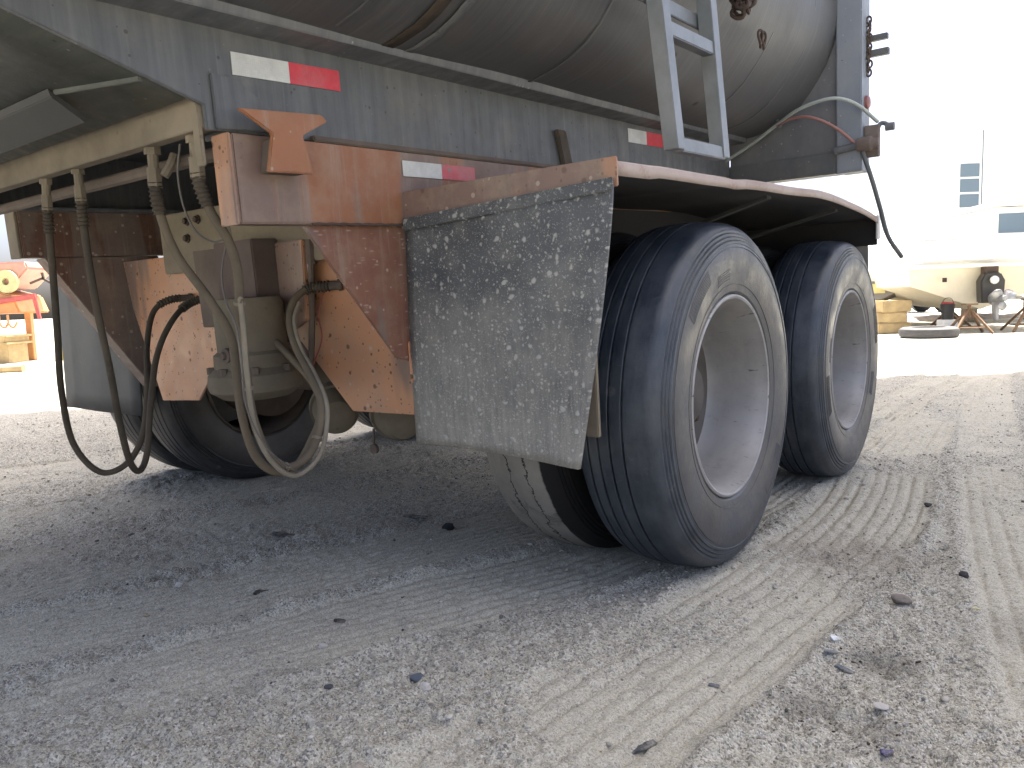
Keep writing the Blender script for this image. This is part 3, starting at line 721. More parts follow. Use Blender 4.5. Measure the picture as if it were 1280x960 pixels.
# --- rear end frame
bw = [(.886, 1.402), (1.402, 1.402), (1.402, 2.1)] + [(x, z) for x, z in half[::-1] if .87 < x < 1.412 and z < 2.06] + [(.886, 1.514)]
P('end_web', MB().prism(bw, 1, 1.648, 1.66), 'grey_dark', .0)
P('end_bottom_channel', MB().prism([(.886, 1.302), (1.402, 1.302), (1.402, 1.40), (.886, 1.40)], 1, 1.630, 1.76), 'grey', .004)
P('end_post', MB().box(1.403, 1.512, 1.625, 1.775, 1.300, 2.3), 'grey_post', .005, label='grey rear end post')  # lighter grey carries painted sky light
P('end_post', MB().box(-1.512, -1.403, 1.625, 1.775, 1.300, 2.3), 'grey', .005)
P('tailgate', MB().box(-1.40, 1.40, 1.78, 1.82, 1.45, 2.2), 'grey', .004)
P('latch_tine', MB().prism([(1.735, 1.880), (1.765, 1.880), (1.765, 1.905), (1.735, 1.905)], 0, 1.512, 1.595), 'grey', .002)
P('latch_tine', MB().prism([(1.735, 1.812), (1.765, 1.812), (1.765, 1.842), (1.735, 1.842)], 0, 1.512, 1.600), 'grey', .002)
chn = MB()
for k in range(13):
    c = Vector((1.522+.004*sin(k*2.1), 1.715+.006*sin(k*1.3), 1.968-.019*k)); a = Vector((0, 1, 0)) if k % 2 else Vector((1, 0, 0))
    chn.tube([c+a*.010*cos(t)+Vector((0, 0, 1))*.016*sin(t) for t in [2*pi*q_/12 for q_ in range(13)]], .0045, 6, False)
P('chain', chn, 'iron')
P('marker_lamp', MB().lathe([(0, .030), (.012, .030), (.018, .022), (.02, 0)], (1.512, 1.70, 1.609), 0, 20), plain('dull_red_lens', (.25, .10, .09), .4))
gl = P('coupling', MB().lathe([(-.03, 0), (-.03, .03), (.03, .034), (.035, .022), (.06, .022), (.062, 0)], (1.525, 1.62, 1.415), 0, 16).box(1.515, 1.575, 1.66, 1.70, 1.36, 1.50), m_dusty('rusty_coupling', (.20, .17, .155), (.13, .10, .085)), .003)
P('coupling_handle', MB().tube(catmull([(1.56, 1.69, 1.47), (1.575, 1.70, 1.505), (1.60, 1.70, 1.50), (1.61, 1.70, 1.475)]), .010, 8).lathe([(-.018, 0), (-.018, .018), (.018, .018), (.018, 0)], (1.615, 1.70, 1.487), 0, 12), 'grey_dark', 0, gl)
P('coupling_pin', MB().tube([(1.40, 1.60, 1.40), (1.50, 1.615, 1.412)], .018, 10), 'grey', 0, gl)
for pts, r, mt in (([(.871, 1.6, 1.421), (1.023, 1.58, 1.486), (1.155, 1.55, 1.552), (1.278, 1.5, 1.598), (1.418, 1.5, 1.618), (1.504, 1.56, 1.586), (1.563, 1.7, 1.516)], .008, plain('pale_grey_hose', (.36, .40, .38), .5)),
                   ([(1.155, 1.55, 1.548), (1.232, 1.53, 1.566), (1.325, 1.52, 1.553), (1.421, 1.55, 1.495), (1.497, 1.62, 1.413)], .007, plain('faded_red_hose', (.30, .15, .13), .5)),
                   ([(1.517, 1.62, 1.385), (1.549, 1.66, 1.256), (1.571, 1.72, 1.129), (1.589, 1.8, .999), (1.63, 1.9, .896)], .010, plain('dark_hose', (.10, .11, .12), .5))):
    P('rear_hose', MB().tube(catmull(pts, 8), r, 10), mt)
P('hose_guide_rod', MB().tube([(1.098, 1.62, 1.658), (1.173, 1.545, 1.54)], .010, 8), 'grey')

# --- hanging air hoses with ribbed spring guards
HA = [(.006, -1.24, 1.29), (-.013, -1.24, 1.191), (-.036, -1.24, 1.033), (-.094, -1.23, .843), (-.175, -1.21, .665), (-.245, -1.17, .483), (-.201, -1.12, .381), (-.139, -1.06, .40), (-.129, -1.0, .483), (-.156, -.95, .623), (-.251, -.88, .778), (-.331, -.80, .886), (-.319, -.74, .925), (-.295, -.665, .928)]
HB = [(.209, -1.24, 1.293), (.203, -1.24, 1.214), (.198, -1.24, 1.064), (.186, -1.23, .91), (.166, -1.21, .749), (.116, -1.18, .577), (.061, -1.14, .445), (.031, -1.1, .406), (-.009, -1.05, .45), (-.05, -1.0, .583), (-.108, -.93, .731), (-.134, -.86, .832), (-.179, -.76, .902), (-.176, -.665, .93)]
HC = [(.601, -1.24, 1.289), (.594, -1.24, 1.219), (.584, -1.23, 1.136), (.584, -1.2, 1.039), (.637, -1.16, .926), (.693, -1.13, .832), (.682, -1.12, .729), (.686, -1.12, .626), (.689, -1.1, .52), (.706, -1.06, .465), (.721, -1.0, .463), (.731, -.95, .519), (.698, -.9, .596), (.637, -.87, .668), (.499, -.84, .742), (.358, -.81, .811), (.276, -.78, .872), (.262, -.74, .921), (.294, -.7, .938), (.357, -.66, .936)]
HD = [(.786, -1.24, 1.288), (.779, -1.24, 1.214), (.78, -1.22, 1.132), (.793, -1.19, 1.062), (.771, -1.16, .988), (.727, -1.14, .873), (.712, -1.13, .752), (.704, -1.12, .627), (.718, -1.1, .53), (.736, -1.06, .481), (.751, -1.0, .499), (.748, -.95, .564), (.713, -.91, .632), (.621, -.87, .702), (.531, -.84, .773), (.476, -.81, .847), (.456, -.77, .904), (.462, -.72, .935), (.503, -.69, .939), (.553, -.66, .941)]
def hose(pts, r, mat):
    # push repeated loops apart so the hoses lie beside each other
    path = catmull(pts, 8); o = P('air_hose', MB().tube(path, r, 12), mat)
    L = [0]
    for a, b in zip(path[:-1], path[1:]): L.append(L[-1]+(b-a).length)
    def at(s):
        for k in range(1, len(L)):
            if L[k] >= s: t = (s-L[k-1])/max(1e-6, L[k]-L[k-1]); return path[k-1].lerp(path[k], t)
        return path[-1]
    def guard(s0, s1):
        pp = []; rr = []
        n = int((s1-s0)/.0035)
        for k in range(n+1):
            s = s0+(s1-s0)*k/n; pp.append(at(s)); rr.append(r*1.2+.0045*(k % 3 == 0))
        P('spring_guard', MB().tube(pp, rr, 12), 'hose_dark', 0, o, smooth=60)
    guard(.075, .15); guard(L[-1]-.12, L[-1]-.04)
    f = MB(); a, b = at(0), at(.085); d = (b-a).normalized()
    f.tube([a-d*.006, a+d*.012], r*1.75, 6); f.tube([a+d*.012, a+d*.05], r*1.15, 10); f.tube([a+d*.042, a+d*.088], r*1.5, 6)
    P('hose_fitting', f, 'tan', 0, o)
    e = path[-1]; g = at(L[-1]-.05); d = (e-g).normalized(); f = MB(); f.tube([g, e], r*1.25, 8); f.tube([e-d*.012, e+d*.002], r*1.7, 6); P('hose_fitting', f, 'tan_dark', 0, o)
    return o, at, L
hose(HA, .0100, 'hose_dark'); hose(HB, .0100, 'hose_dark')
_, atC, LC = hose([(x-.030*(.45 < z < .84 and y < -.93), y, z) for x, y, z in HC], .0112, 'hose')
_, atD, LD = hose(HD, .0112, 'hose')
P('brake_pipe', MB().tube(catmull([(.734, -1.15, 1.10), (.750, -1.15, 1.008), (.752, -1.15, .872), (.745, -1.15, .732), (.738, -1.14, .607), (.745, -1.11, .512), (.755, -1.05, .458), (.766, -.98, .490), (.762, -.94, .560), (.728, -.905, .632), (.638, -.865, .700), (.548, -.835, .770), (.492, -.805, .845), (.470, -.765, .895)], 8), .0065, 10), m_dusty('pale_dusty_pipe', (.26, .235, .185), (.17, .15, .118)))
P('wire', MB().tube(catmull([(.716, -1.235, 1.285), (.691, -1.235, 1.218), (.675, -1.22, 1.146), (.681, -1.2, 1.089), (.728, -1.19, 1.063), (.775, -1.19, 1.064)], 6), .0028, 6), 'wire')
P('wire', MB().tube(catmull([(.755, -1.17, 1.06), (.72, -1.17, .99), (.715, -1.165, .92), (.755, -1.17, .86), (.76, -1.17, .77), (.75, -1.165, .66), (.765, -1.13, .55), (.775, -1.06, .475)], 6), .0025, 6), 'wire')
P('valve_rod', MB().tube([(.472, -.70, 1.083), (.461, -.70, .986), (.441, -.70, .837), (.404, -.70, .64)], .010, 8).tube([(.470, -.70, 1.085), (.466, -.70, 1.01)], .016, 8), 'tan_dark')
P('wire', MB().tube(catmull([(.50, -.68, .94), (.475, -.70, .86), (.48, -.70, .78), (.44, -.71, .70)], 6), .002, 6), plain('red_wire', (.25, .05, .04)))
for k, s in enumerate((.40, .62, .86, .98)):
    a = atD(s); b = atD(s+.02); d = (b-a).normalized()
    P('cable_tie', MB().tube([a-d*.004, a+d*.004], .0140, 12).bar(a+Vector((.02, -.01, 0)), a+Vector((.045, -.02, .01)), .005, .002), 'tan')
P('hose_clip', MB().tube([(.625, -1.2, 1.275), (.63, -1.215, 1.25), (.622, -1.23, 1.225)], .011, 8), 'tan')

# ------------------------------------------------------------------ added canopy out of view, sized to shade the foreground and balance the light
RH = 12.0; sh = Vector((SUN.x, SUN.y))*(RH/SUN.z)
can_root = empty('shade_canopy', (0, 3, 0)); tag(can_root, 'high open-sided metal shade roof over the parked trailer', 'canopy')
rows = []
for k in range(0, 97):
    x = -5.2+18*k/96; rows.append([(x+sh.x, yv-3+.035*x+sh.y, RH+.03*(k % 2)) for yv in (-1.5, 3, 7.15)])
MB().grid(rows).build('roof_sheet', plain('ribbed_roof_metal', (.45, .46, .47), .5, .3), can_root, solid=.004)
for yv in (-1.2, 6.8):
    MB().bar((-5.2+sh.x, yv-3-.182+sh.y, RH-.14), (12.8+sh.x, yv-3+.448+sh.y, RH-.14), .16, .24).build('beam', 'grey_dark', can_root, .006)
    for x in (-5.1, 12.7):
        sx_ = -9.2 if x < 0 else 13.5; MB().tube([(sx_, yv-3+.035*x+sh.y-2*(yv > 3), 0), (sx_, yv-3+.035*x+sh.y-2*(yv > 3), RH*.6), (x+sh.x, yv-3+.035*x+sh.y, RH-.2)], .11, 16).build('column', 'grey_dark', can_root)

# ------------------------------------------------------------------ litter and stones on the ground
def stone(x, y, r, col, label, cat='stone', group=None, flat=.7, sd=0):
    bm = bmesh.new(); bmesh.ops.create_icosphere(bm, subdivisions=3, radius=r); rs = random.Random(sd); ph = [rs.uniform(0, 6) for _ in range(6)]
    k = 1/r
    for v in bm.verts:
        c = v.co*k; d = 1+.16*sin(2.3*c.x+ph[0])*cos(2.9*c.y+ph[1])+.12*sin(4.1*c.z+ph[2]+2*c.x)+.05*sin(9*c.x+ph[3])*sin(8*c.y+ph[4])
        v.co *= d; v.co.z *= flat; v.co.x *= 1.15
        v.co.x = round(v.co.x*k*5)/5/k*.35+v.co.x*.65
    for f in bm.faces: f.smooth = False
    me = bpy.data.meshes.new('stone'); bm.to_mesh(me); bm.free(); me.materials.append(plain('stone_'+str(sd), col, .85, 0, .35, .4))
    o = bpy.data.objects.new('stone', me); COL.objects.link(o); o.location = (x, y, hz(x, y)+r*flat*.55); o.rotation_euler = (0, 0, rs.uniform(0, 6)); return tag(o, label, cat, group)
stone(1.28, 2.136, .014, (.035, .035, .038), 'dark rounded stone on pale sand right of the wheel tracks', sd=1)
stone(1.588, 2.891, .012, (.04, .04, .045), 'small black stone lying far right of the rear tyre', sd=2)
stone(-.235, 1.646, .013, (.10, .12, .15), 'blue grey pebble beside a white pebble at bottom centre', sd=3)
stone(-.212, 1.600, .012, (.55, .52, .47), 'white pebble just below a blue grey pebble', sd=4)
stone(-.50, 1.86, .010, (.58, .55, .50), 'pale pebble alone on the ribbed tyre track', sd=5)
stone(-.30, 1.30, .013, (.36, .32, .27), 'tan pebble near the bottom edge of the picture', sd=6)
stone(-1.05, 2.30, .011, (.55, .53, .49), 'pale stone on rough gravel at far left', sd=7)
stone(.70, 1.428, .013, (.48, .46, .43), 'flat pale stone near the purple scrap', flat=.4, sd=8)
stone(1.02, 1.98, .020, (.22, .19, .16), 'brown clod of earth right of the tracks', sd=9)
stone(-.235, 2.95, .014, (.50, .48, .44), 'pale pebble in the shade near the dusty inner tyre', sd=10)
stone(-.43, 1.62, .009, (.07, .075, .085), 'dark pebble left of the white and blue grey pebbles', sd=11)

def dusted(name, col, rough):
    n = N(name); c = n.mix(n.step(n.noise(60, 7, .75), .42, .70), col, (.30, .28, .24)); return n.out(c, rough, 0, n.bump(n.noise(150, 5), .4, .003))
def scrap(x, y, outline, t, col, rz, tilt, label, name='rubber_scrap', cat='scrap', curl=0.0, rough=.6):
    mb = MB(); n = len(outline)
    pts = [(a, b, curl*(a*a*18-b*6*a)) for a, b in outline]
    mb.add([(a, b, c) for a, b, c in pts]+[(a, b, c+t) for a, b, c in pts], [tuple(range(n))[::-1], tuple(range(n, 2*n))]+[(i, (i+1) % n, n+(i+1) % n, n+i) for i in range(n)])
    o = mb.build(name, dusted(name+'_'+label[:12].replace(' ', '_'), col, rough), None, min(.0015, t*.3)); o.location = (x, y, hz(x, y)+.0015); o.scale = (.85, .85, .85); o.rotation_euler = (*tilt, rz); return tag(o, label, cat)
scrap(.222, 1.367, [(-.037, -.008), (-.03, -.011), (.03, -.009), (.037, -.004), (.035, .009), (.012, .011), (.006, .008), (-.034, .006)], .005, (.035, .042, .05), .42, (.1, -.05), 'black rubber strip lying on tracks at the bottom centre', 'rubber_strip', 'rubber')
scrap(-.845, 2.762, [(-.075, -.02), (-.02, -.028), (.07, -.022), (.078, .01), (.01, .018), (.004, .010), (-.03, .026), (-.07, .012)], .006, (.035, .038, .045), -.1, (.08, .12), 'flat dark rubber slab left of centre behind the fine tracks', 'rubber_slab', 'rubber')
scrap(-.771, 2.223, [(-.03, -.006), (-.012, -.016), (0, -.010), (.014, -.018), (.028, -.006), (.022, .004), (.03, .012), (.004, .010), (-.004, .02), (-.02, .010)], .008, (.022, .022, .024), .3, (.2, .1), 'crumpled black scrap on the track edge below the air hoses')
scrap(-.489, 2.0, [(-.02, -.006), (.012, -.009), (.02, .004), (0, .009), (-.018, .005)], .008, (.02, .02, .022), .2, (.1, .2), 'tiny black scrap in the middle of the track')
scrap(-.391, 2.906, [(-.06, -.010), (-.02, -.016), (.0, -.025), (.02, -.012), (.05, -.018), (.046, .0), (.055, .012), (.01, .010), (-.01, .02), (-.05, .008)], .007, (.026, .026, .026), .0, (.1, .1), 'black torn tread piece left of the round black lump')
stone(-.255, 2.765, .022, (.020, .022, .026), 'round black rubber lump in front of the mud flap', 'rubber', flat=.55, sd=21)
scrap(.75, 1.76, [(-.014, -.010), (.010, -.013), (.016, .0), (.004, .014), (-.012, .008)], .004, (.62, .66, .68), .4, (.35, .1), 'white plastic chip on gravel at lower right', 'plastic_chip', 'litter')
scrap(.715, 1.70, [(-.022, -.006), (.018, -.009), (.022, .004), (-.016, .008)], .005, (.10, .12, .14), .1, (.1, .15), 'blue grey shard just below the white chip', 'plastic_shard', 'litter')
scrap(.722, 1.640, [(-.026, -.008), (.020, -.012), (.026, .003), (-.02, .009)], .006, (.06, .08, .10), -.6, (.1, .2), 'dark blue shard below the white chip, nearest the stain', 'plastic_shard', 'litter')
scrap(.654, 1.315, [(-.014, -.006), (-.004, -.010), (.004, -.006), (.016, -.007), (.017, .003), (.006, .004), (.003, .009), (-.010, .007)], .006, (.045, .035, .12), .2, (.3, .1), 'crumpled purple scrap at the bottom right', 'plastic_scrap', 'litter', 1.0)
scrap(1.182, 1.914, [(-.011, -.004), (.009, -.005), (.011, .003), (-.009, .005)], .004, (.62, .58, .25), -.3, (.1, .1), 'pale yellow chip on the right by dark gravel', 'plastic_chip', 'litter')
scrap(1.14, 1.60, [(-.03, -.008), (.022, -.01), (.03, .006), (-.024, .010)], .007, (.05, .055, .06), .5, (.15, .1), 'dark plastic sliver at the right edge', 'plastic_shard', 'litter')
scrap(.415, 1.585, [(-.016, -.006), (.012, -.007), (.016, .004), (-.012, .007)], .005, (.09, .10, .12), -.2, (.1, .1), 'small grey blue shard on the right hand tracks', 'plastic_shard', 'litter')

# ------------------------------------------------------------------ background on the right: boat on stands
M['gel'] = plain('white_gelcoat', (.80, .79, .76), .35, 0, .06, .03)
M['cream'] = plain('cream_hull_paint', (.78, .70, .54), .45, 0, .1, .05)
M['alu_b'] = plain('outdrive_alloy', (.34, .34, .35), .45, .5)
M['timber2'] = plain('grey_timber', (.3, .25, .18), .8)
M['stand'] = plain('stand_brown_steel', (.20, .12, .07), .7, .2, .4)
boat = empty('motor_boat', (8.75, 14.3, 0), radians(-6)); tag(boat, 'white motor boat with cream bottom and outdrive standing on jack stands', 'boat')
hb = MB(); rows = []
st = [(0, 1.34, .40, .86, 1.16), (1.2, 1.36, .40, .86, 1.18), (2.6, 1.30, .42, .88, 1.24), (4.0, 1.05, .50, .98, 1.36), (5.2, .62, .72, 1.14, 1.50), (6.1, .06, 1.05, 1.40, 1.64)]
for y, b, k, c, t in st:
    rows.append([(-b, y, t), (-b*.96, y, c), (-b*.5, y, (k+c)/2+.01), (0, y, k), (b*.5, y, (k+c)/2+.01), (b*.96, y, c), (b, y, t)])
rows = [[(x, y-.18*(z-.4) if i == 0 else y, z) for x, y, z in r] for i, r in enumerate(rows)]
hb.grid(rows); hb.f.append(tuple(range(7))); hb.build('hull_bottom', 'cream', boat)
tp = MB(); rows = []
for y, b, k, c, t in st:
    t2 = t+.50; rows.append([(-b*1.005, y-.15*(y == 0), t+.002), (-b*1.03, y-.2*(y == 0), t2), (-b*.8, y-.1*(y == 0), t2+.05), (b*.8, y-.1*(y == 0), t2+.05), (b*1.03, y-.2*(y == 0), t2), (b*1.005, y-.15*(y == 0), t+.002)])
tp.grid(rows); tp.f.append(tuple(range(6))); tp.build('topsides', 'gel', boat)
rr = [(-b*1.02, y-.18*(y == 0), t+.05) for y, b, k, c, t in st]; rl = [(b*1.02, y-.18*(y == 0), t+.05) for y, b, k, c, t in st]
MB().tube(catmull(rr[::-1]+rl, 4), .035, 8).build('rub_rail', 'gel', boat)
MB().box(-1.1, 1.1, -.62, -.21, 1.30, 1.36).build('swim_platform', 'gel', boat, .01)
MB().prism([(-.9, 1.70), (.9, 1.70), (.8, 2.05), (-.8, 2.05)], 1, 1.9, 4.0).build('cabin', 'gel', boat, .04)
wg = N('tinted_glass'); M['glass'] = wg.out((.12, .16, .20), .1, 0)
MB().lathe([(0, 0), (0, .34), (.07, .33), (.15, .22), (.17, 0)], (.55, 1.3, 1.62), 2, 24).build('seat_cushion', plain('tan_vinyl', (.40, .30, .18), .6), boat)
MB().box(-.9, -.3, .2, .5, 1.7, 1.78).build('engine_hatch', 'gel', boat, .015)
od = MB().prism([(-.19, .52), (.19, .52), (.21, .92), (.13, 1.06), (-.13, 1.06), (-.21, .92)], 1, -.42, -.22).build('outdrive', plain('outdrive_black', (.045, .04, .035), .5), boat, .02)
MB().prism([(-.12, 1.0), (.12, 1.0), (.12, 1.18), (-.12, 1.18)], 1, -.36, -.2).build('bracket', 'iron', od, .01)
MB().lathe([(-.03, 0), (-.03, .07), (0, .075), (.0, 0)], (0, -.45, .93), 1, 20).build('badge', 'white', od)
MB().lathe([(-.28, .0), (-.26, .05), (-.1, .10), (.1, .11), (.15, 0)], (.02, -.5, .60), 1, 20).build('gearcase', 'alu_b', od)
MB().prism([(-.06, .62), (.06, .62), (.03, .20), (-.02, .22)], 1, -.58, -.46).build('skeg', 'alu_b', od, .01)
for k in range(3):
    a = k*2.094+.5; p = MB(); rows = []
    for i in range(6):
        r = .05+.16*i/5; wd = .09*sin(pi*(i+.7)/6.4)+.01
        rows.append([(r*cos(a)-s*wd*sin(a), -.76+s*.05, .60+r*sin(a)+s*wd*cos(a)) for s in (-1, 0, 1)])
    p.grid(rows); p.build('propeller_blade', 'alu_b', od, solid=.012)
MB().lathe([(-.08, 0), (-.08, .05), (.08, .07), (.08, 0)], (0, -.78, .60), 1, 16).build('propeller_hub', 'alu_b', od)
for x in (-.75, .75): MB().box(x-.03, x+.03, -.26, -.20, .92, 1.0).build('trim_tab', 'iron', boat, .005)
cb2 = empty('cabin_cruiser', (11.6, 18.2, 0), radians(-6)); tag(cb2, 'white cabin cruiser with a grey window behind the motor boat', 'boat')
rows = []
for y, b, k, t in ((-1.2, 1.3, .5, 1.75), (1.5, 1.35, .5, 1.8), (4.0, .9, .6, 1.95), (5.4, .08, 1.2, 2.1)):
    rows.append([(-b, y, t), (-b*.9, y, (k+t)/2-.1), (0, y, k), (b*.9, y, (k+t)/2-.1), (b, y, t)])
h2_ = MB().grid(rows); h2_.f.append((0, 1, 2, 3, 4)); h2_.f += [(i*5, (i+1)*5, (i+1)*5+4, i*5+4) for i in range(3)]; h2_.build('hull', 'gel', cb2)
cbn = MB().prism([(-.55, 1.82), (1.1, 1.82), (1.0, 2.58), (-.5, 2.58)], 1, -.6, 2.0).build('cabin', 'gel', cb2, .03)
MB().box(-.40, .95, -.615, -.602, 2.0, 2.44).build('window', 'glass', cbn)
MB().box(-.68, 1.2, -.8, 2.2, 2.60, 2.68).build('roof', 'gel', cb2, .02)
for x in (-.7, .7): MB().box(x-.1, x+.1, -.2, .2, 0, .75).build('support_block', 'timber2', cb2, .01)
def jack_stand(x, y, h, spread, label, nleg=4):
    o = empty('jack_stand', (x, y, 0)); tag(o, label, 'jack stand', 'jack stands under the motor boat')
    MB().tube([(0, 0, h*.55), (0, 0, h)], .03, 8).build('post', 'stand', o)
    MB().box(-.11, .11, -.08, .08, h, h+.03).build('pad', 'stand', o, .005)
    for k in range(nleg):
        a = k*2*pi/nleg+.5; MB().bar((.03*cos(a), .03*sin(a), h*.85), (spread*cos(a), spread*sin(a), .01), .035, .035).build('leg', 'stand', o)
    MB().tube([(spread*.75*cos(k*2*pi/nleg+.5), spread*.75*sin(k*2*pi/nleg+.5), h*.22) for k in range(nleg)]+[(spread*.75*cos(.5), spread*.75*sin(.5), h*.22)], .012, 6, False).build('brace_ring', 'stand', o)
jack_stand(8.12, 13.6, .50, .42, 'brown jack stand with splayed legs beside the black bucket')
jack_stand(8.80, 15.4, .42, .42, 'brown jack stand behind the outdrive under the keel', 5)
jack_stand(9.25, 13.7, .55, .48, 'brown jack stand at the right edge under the boat hull')
# tyre lying flat, bucket, block, dinghy, flatbed
bt = MB().lathe([(0, .26), (0, .40), (.03, .445), (.09, .46), (.15, .445), (.18, .40), (.185, .34), (.18, .26), (.09, .30)], (0, 0, 0), 2, 40, closed=True).build('loose_tyre', plain('sun_greyed_rubber', (.085, .08, .08), .8, 0, .3)); bt.location = (7.03, 12.9, -.005); tag(bt, 'old grey tyre lying flat on the ground before the boat', 'tyre')
bk = empty('bucket', (8.02, 14.1, .24)); tag(bk, 'black bucket with a red rag on top hanging beside a jack stand', 'bucket')
MB().lathe([(0, 0), (0, .095), (.26, .12), (.27, .128), (.28, .12), (.05, .09), (.05, 0)], (0, 0, 0), 2, 24).build('pail', 'black', bk)
MB().bar((-.1, 0, .30), (.12, 0, .27), .10, .06).build('rag', plain('red_rag', (.5, .08, .08), .8), bk, .02)
MB().tube(catmull([(-.12, 0, .27), (-.05, 0, .38), (.06, 0, .38), (.12, 0, .27)], 5), .006, 6).build('handle', 'iron', bk)
bs = empty('bucket_support', (8.02, 14.1, 0)); tag(bs, 'small pale block under the black bucket', 'block')
MB().box(-.13, .13, -.13, .13, 0, .238).build('block', 'gel', bs, .01)
wb = empty('timber_block', (7.18, 14.6, 0)); tag(wb, 'stack of tan timber blocks left of the lying tyre', 'timber')
M['timber'] = plain('tan_timber', (.50, .36, .18), .8, 0, .3)
for k, (dx, dz, w_, h_, r_) in enumerate(((0, 0, .62, .20, .05), (-.03, .202, .56, .19, -.1), (.02, .394, .58, .22, .12))):
    o = MB().box(-w_/2, w_/2, -.25, .25, 0, h_).build('timber', 'timber', wb, .015); o.location = (dx, 0, dz); o.rotation_euler = (0, 0, r_)
dg = empty('dinghy', (8.35, 17.2, 0), radians(-30)); tag(dg, 'grey dinghy with a yellow patch tilted on the ground left of the boat', 'dinghy')
rows = []
for y, b, z0, z1 in ((-1.3, .45, .62, 1.0), (-.6, .60, .55, 1.04), (.4, .55, .58, 1.12), (1.2, .12, .85, 1.25)):
    rows.append([(-b, y, z1), (-b*.9, y, (z0+z1)/2), (0, y, z0), (b*.9, y, (z0+z1)/2), (b, y, z1)])
d_ = MB().grid(rows); d_.f.append((0, 1, 2, 3, 4)); d_.build('hull', plain('dinghy_grey', (.25, .23, .21), .6), dg, solid=.03)
MB().box(-.25, .12, -1.345, -1.32, .75, .95).build('patch', plain('yellow_patch', (.70, .60, .25), .6), dg, .004)
MB().box(-.5, .5, -.9, -.6, 0, .56).build('cradle', 'timber', dg, .01); MB().box(-.4, .4, .3, .5, 0, .57).build('cradle', 'timber', dg, .01)
fb_ = empty('flatbed', (14.0, 26.3, 0)); tag(fb_, 'distant grey flatbed truck seen between the dinghy and the boat', 'truck')
MB().box(-1.4, 1.0, -.8, .8, .55, .78).build('bed', plain('flatbed_grey', (.22, .23, .23), .7), fb_, .02)
MB().prism([(-1.9, .5), (-1.9, 1.2), (-2.2, 1.75), (-3.1, 1.75), (-3.4, 1.1), (-3.4, .5)], 1, -.8, .8).build('cab', plain('blue_cab', (.12, .22, .40), .5), fb_, .04)
for x in (-2.6, .45):
    for y in (-.75, .75): MB().lathe([(-.12, 0), (-.12, .3), (-.09, .36), (.09, .36), (.12, .3), (.12, 0)], (x, y, .35), 1, 24).build('wheel', 'black', fb_)

# far building with a strip of windows
bd = empty('office_building', (46, 62, 0)); tag(bd, 'pale office building with a tall strip of grey windows', 'building')
MB().box(-10.2, 30, 0, 20, 0, 13.0).build('wall', plain('pale_blue_cladding', (.62, .68, .74), .6, 0, .05, .02), bd)
stf = MB().box(-10.35, -8.55, -.32, -.02, 0, 10.6).build('window_strip', 'gel', bd)
for k in range(8):
    z = 1.1+k*1.18; MB().box(-10.2, -8.7, -.38, -.322, z, z+1.02).build('window', 'glass', stf)
for k in range(6): MB().box(-8.3+k*6, -8.24+k*6, -.04, -.005, 0, 13).build('cladding_joint', 'galv', bd)
ru = empty('sand_ridge', (11, 19.5, 0)); tag(ru, 'low grey kerb of rubble behind the jack stands', 'rubble')
rows = []
for k in range(60):
    x = -5+k*.2; rows.append([(x, -.5, -.02), (x, -.15+.05*sin(k*1.7), .10+.035*sin(k*2.3)+.02*sin(k*5.1)), (x, .2, .11+.03*sin(k*1.1)), (x, .55, -.02)])
MB().grid(rows).build('rubble', plain('grey_rubble', (.24, .21, .18), .9, 0, .4), ru)

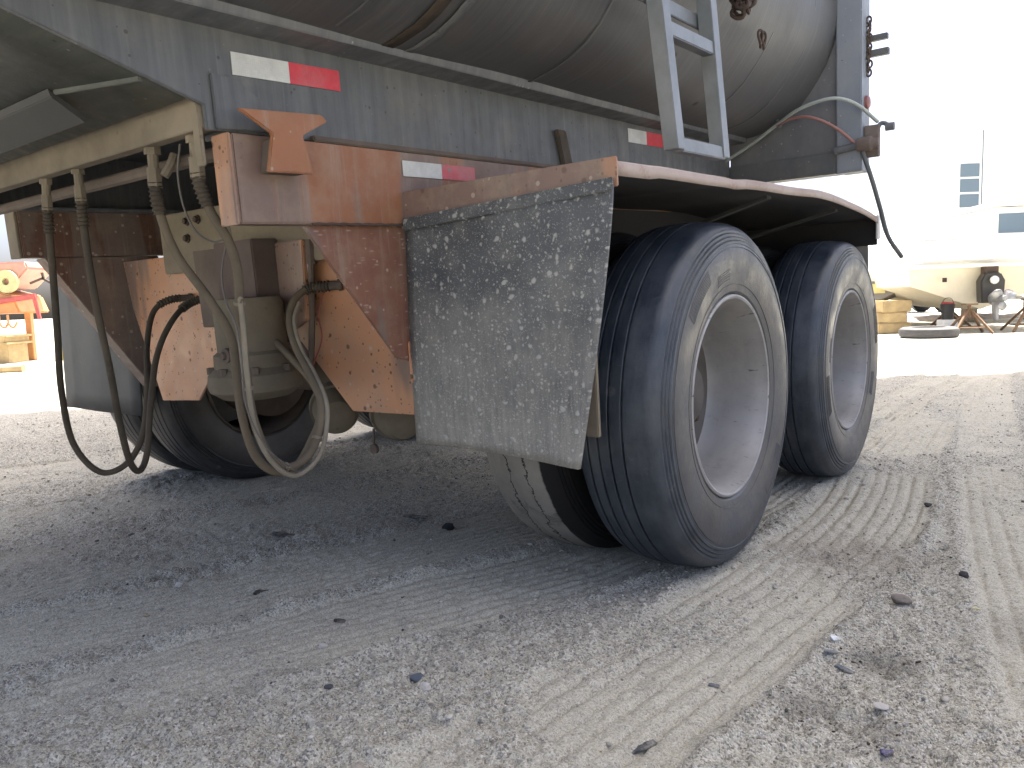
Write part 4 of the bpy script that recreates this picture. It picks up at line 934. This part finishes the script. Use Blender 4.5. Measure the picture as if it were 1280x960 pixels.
# ------------------------------------------------------------------ background on the left: machinery in the sun
mc = empty('orange_implement', (-10.3, 15.6, 0)); tag(mc, 'sun bleached orange machine with a red arm at the far left', 'machine')
M['mach'] = plain('orange_machine_paint', (.62, .30, .12), .5); M['mred'] = plain('red_machine_paint', (.45, .09, .08), .5)
MB().prism([(-1.2, .95), (.75, .95), (.62, 1.30), (.2, 1.42), (-1.2, 1.42)], 1, -.5, .5).build('body', 'mach', mc, .03)
MB().prism([(-1.2, 1.44), (.55, 1.44), (.95, 1.82), (.9, 1.95), (-1.2, 1.95)], 1, -.45, .45).build('hood', plain('pink_faded_hood', (.55, .28, .22), .6), mc, .03)
MB().bar((.15, -.55, 1.16), (1.15, -.6, 1.27), .12, .10).build('arm', 'mred', mc, .02)
MB().bar((1.1, -.6, 1.3), (1.18, -.6, .82), .06, .06).build('arm_end', 'mred', mc, .01)
MB().lathe([(-.04, .07), (-.04, .22), (.04, .22), (.04, .07)], (.55, -.5, 1.57), 1, 24, closed=True).build('pulley', plain('green_yellow_pulley', (.50, .50, .25), .6), mc)
MB().bar((1.0, -.5, 1.52), (1.28, -.5, 1.62), .04, .04).bar((1.25, -.5, 1.72), (1.27, -.5, 1.6), .04, .04).bar((1.26, -.5, 1.6), (1.5, -.5, 1.46), .04, .04).build('fork', 'iron', mc)
for k in range(4): MB().tube(catmull([(.05+.17*k, -.6, .92), (.1+.17*k, -.66, .74), (.19+.17*k, -.66, .68), (.24+.17*k, -.62, .78)], 4), .022, 6).build('tine', 'mach', mc)
for x in (-.9, .6): MB().bar((x, 0, .96), (x, 0, 0), .12, .12).build('leg', 'mach', mc, .01)
pl_ = empty('pallet', (-10.1, 15.0, 0)); tag(pl_, 'weathered wooden pallet on blocks under the orange machine', 'pallet')
for z in (.36, .50): MB().box(-.8, .55, -.4, .4, z, z+.04).build('deck', 'timber', pl_, .004)
for x in (-.7, 0, .45): MB().box(x-.05, x+.05, -.4, .4, 0, .499).build('block', 'timber', pl_, .004) if False else MB().box(x-.05, x+.05, -.38, .38, .40, .50).build('block', 'timber', pl_, .004)
for x in (-.6, .4): MB().box(x-.1, x+.1, -.3, .3, 0, .36).build('stringer', 'timber', pl_, .006)
lg = MB().tube([(-8.6, 12.1, .05), (-7.75, 12.2, .06)], .07, 10).build('log', 'timber'); tag(lg, 'short weathered log lying on the sunlit ground at far left', 'log')
bo = MB().lathe([(0, .10), (.35, .14), (.36, .0)], (-8.95, 15.4, 0), 2, 16).build('yellow_tub', plain('yellow_tub', (.70, .52, .05), .6)); tag(bo, 'small yellow tub right of the orange machine', 'tub')
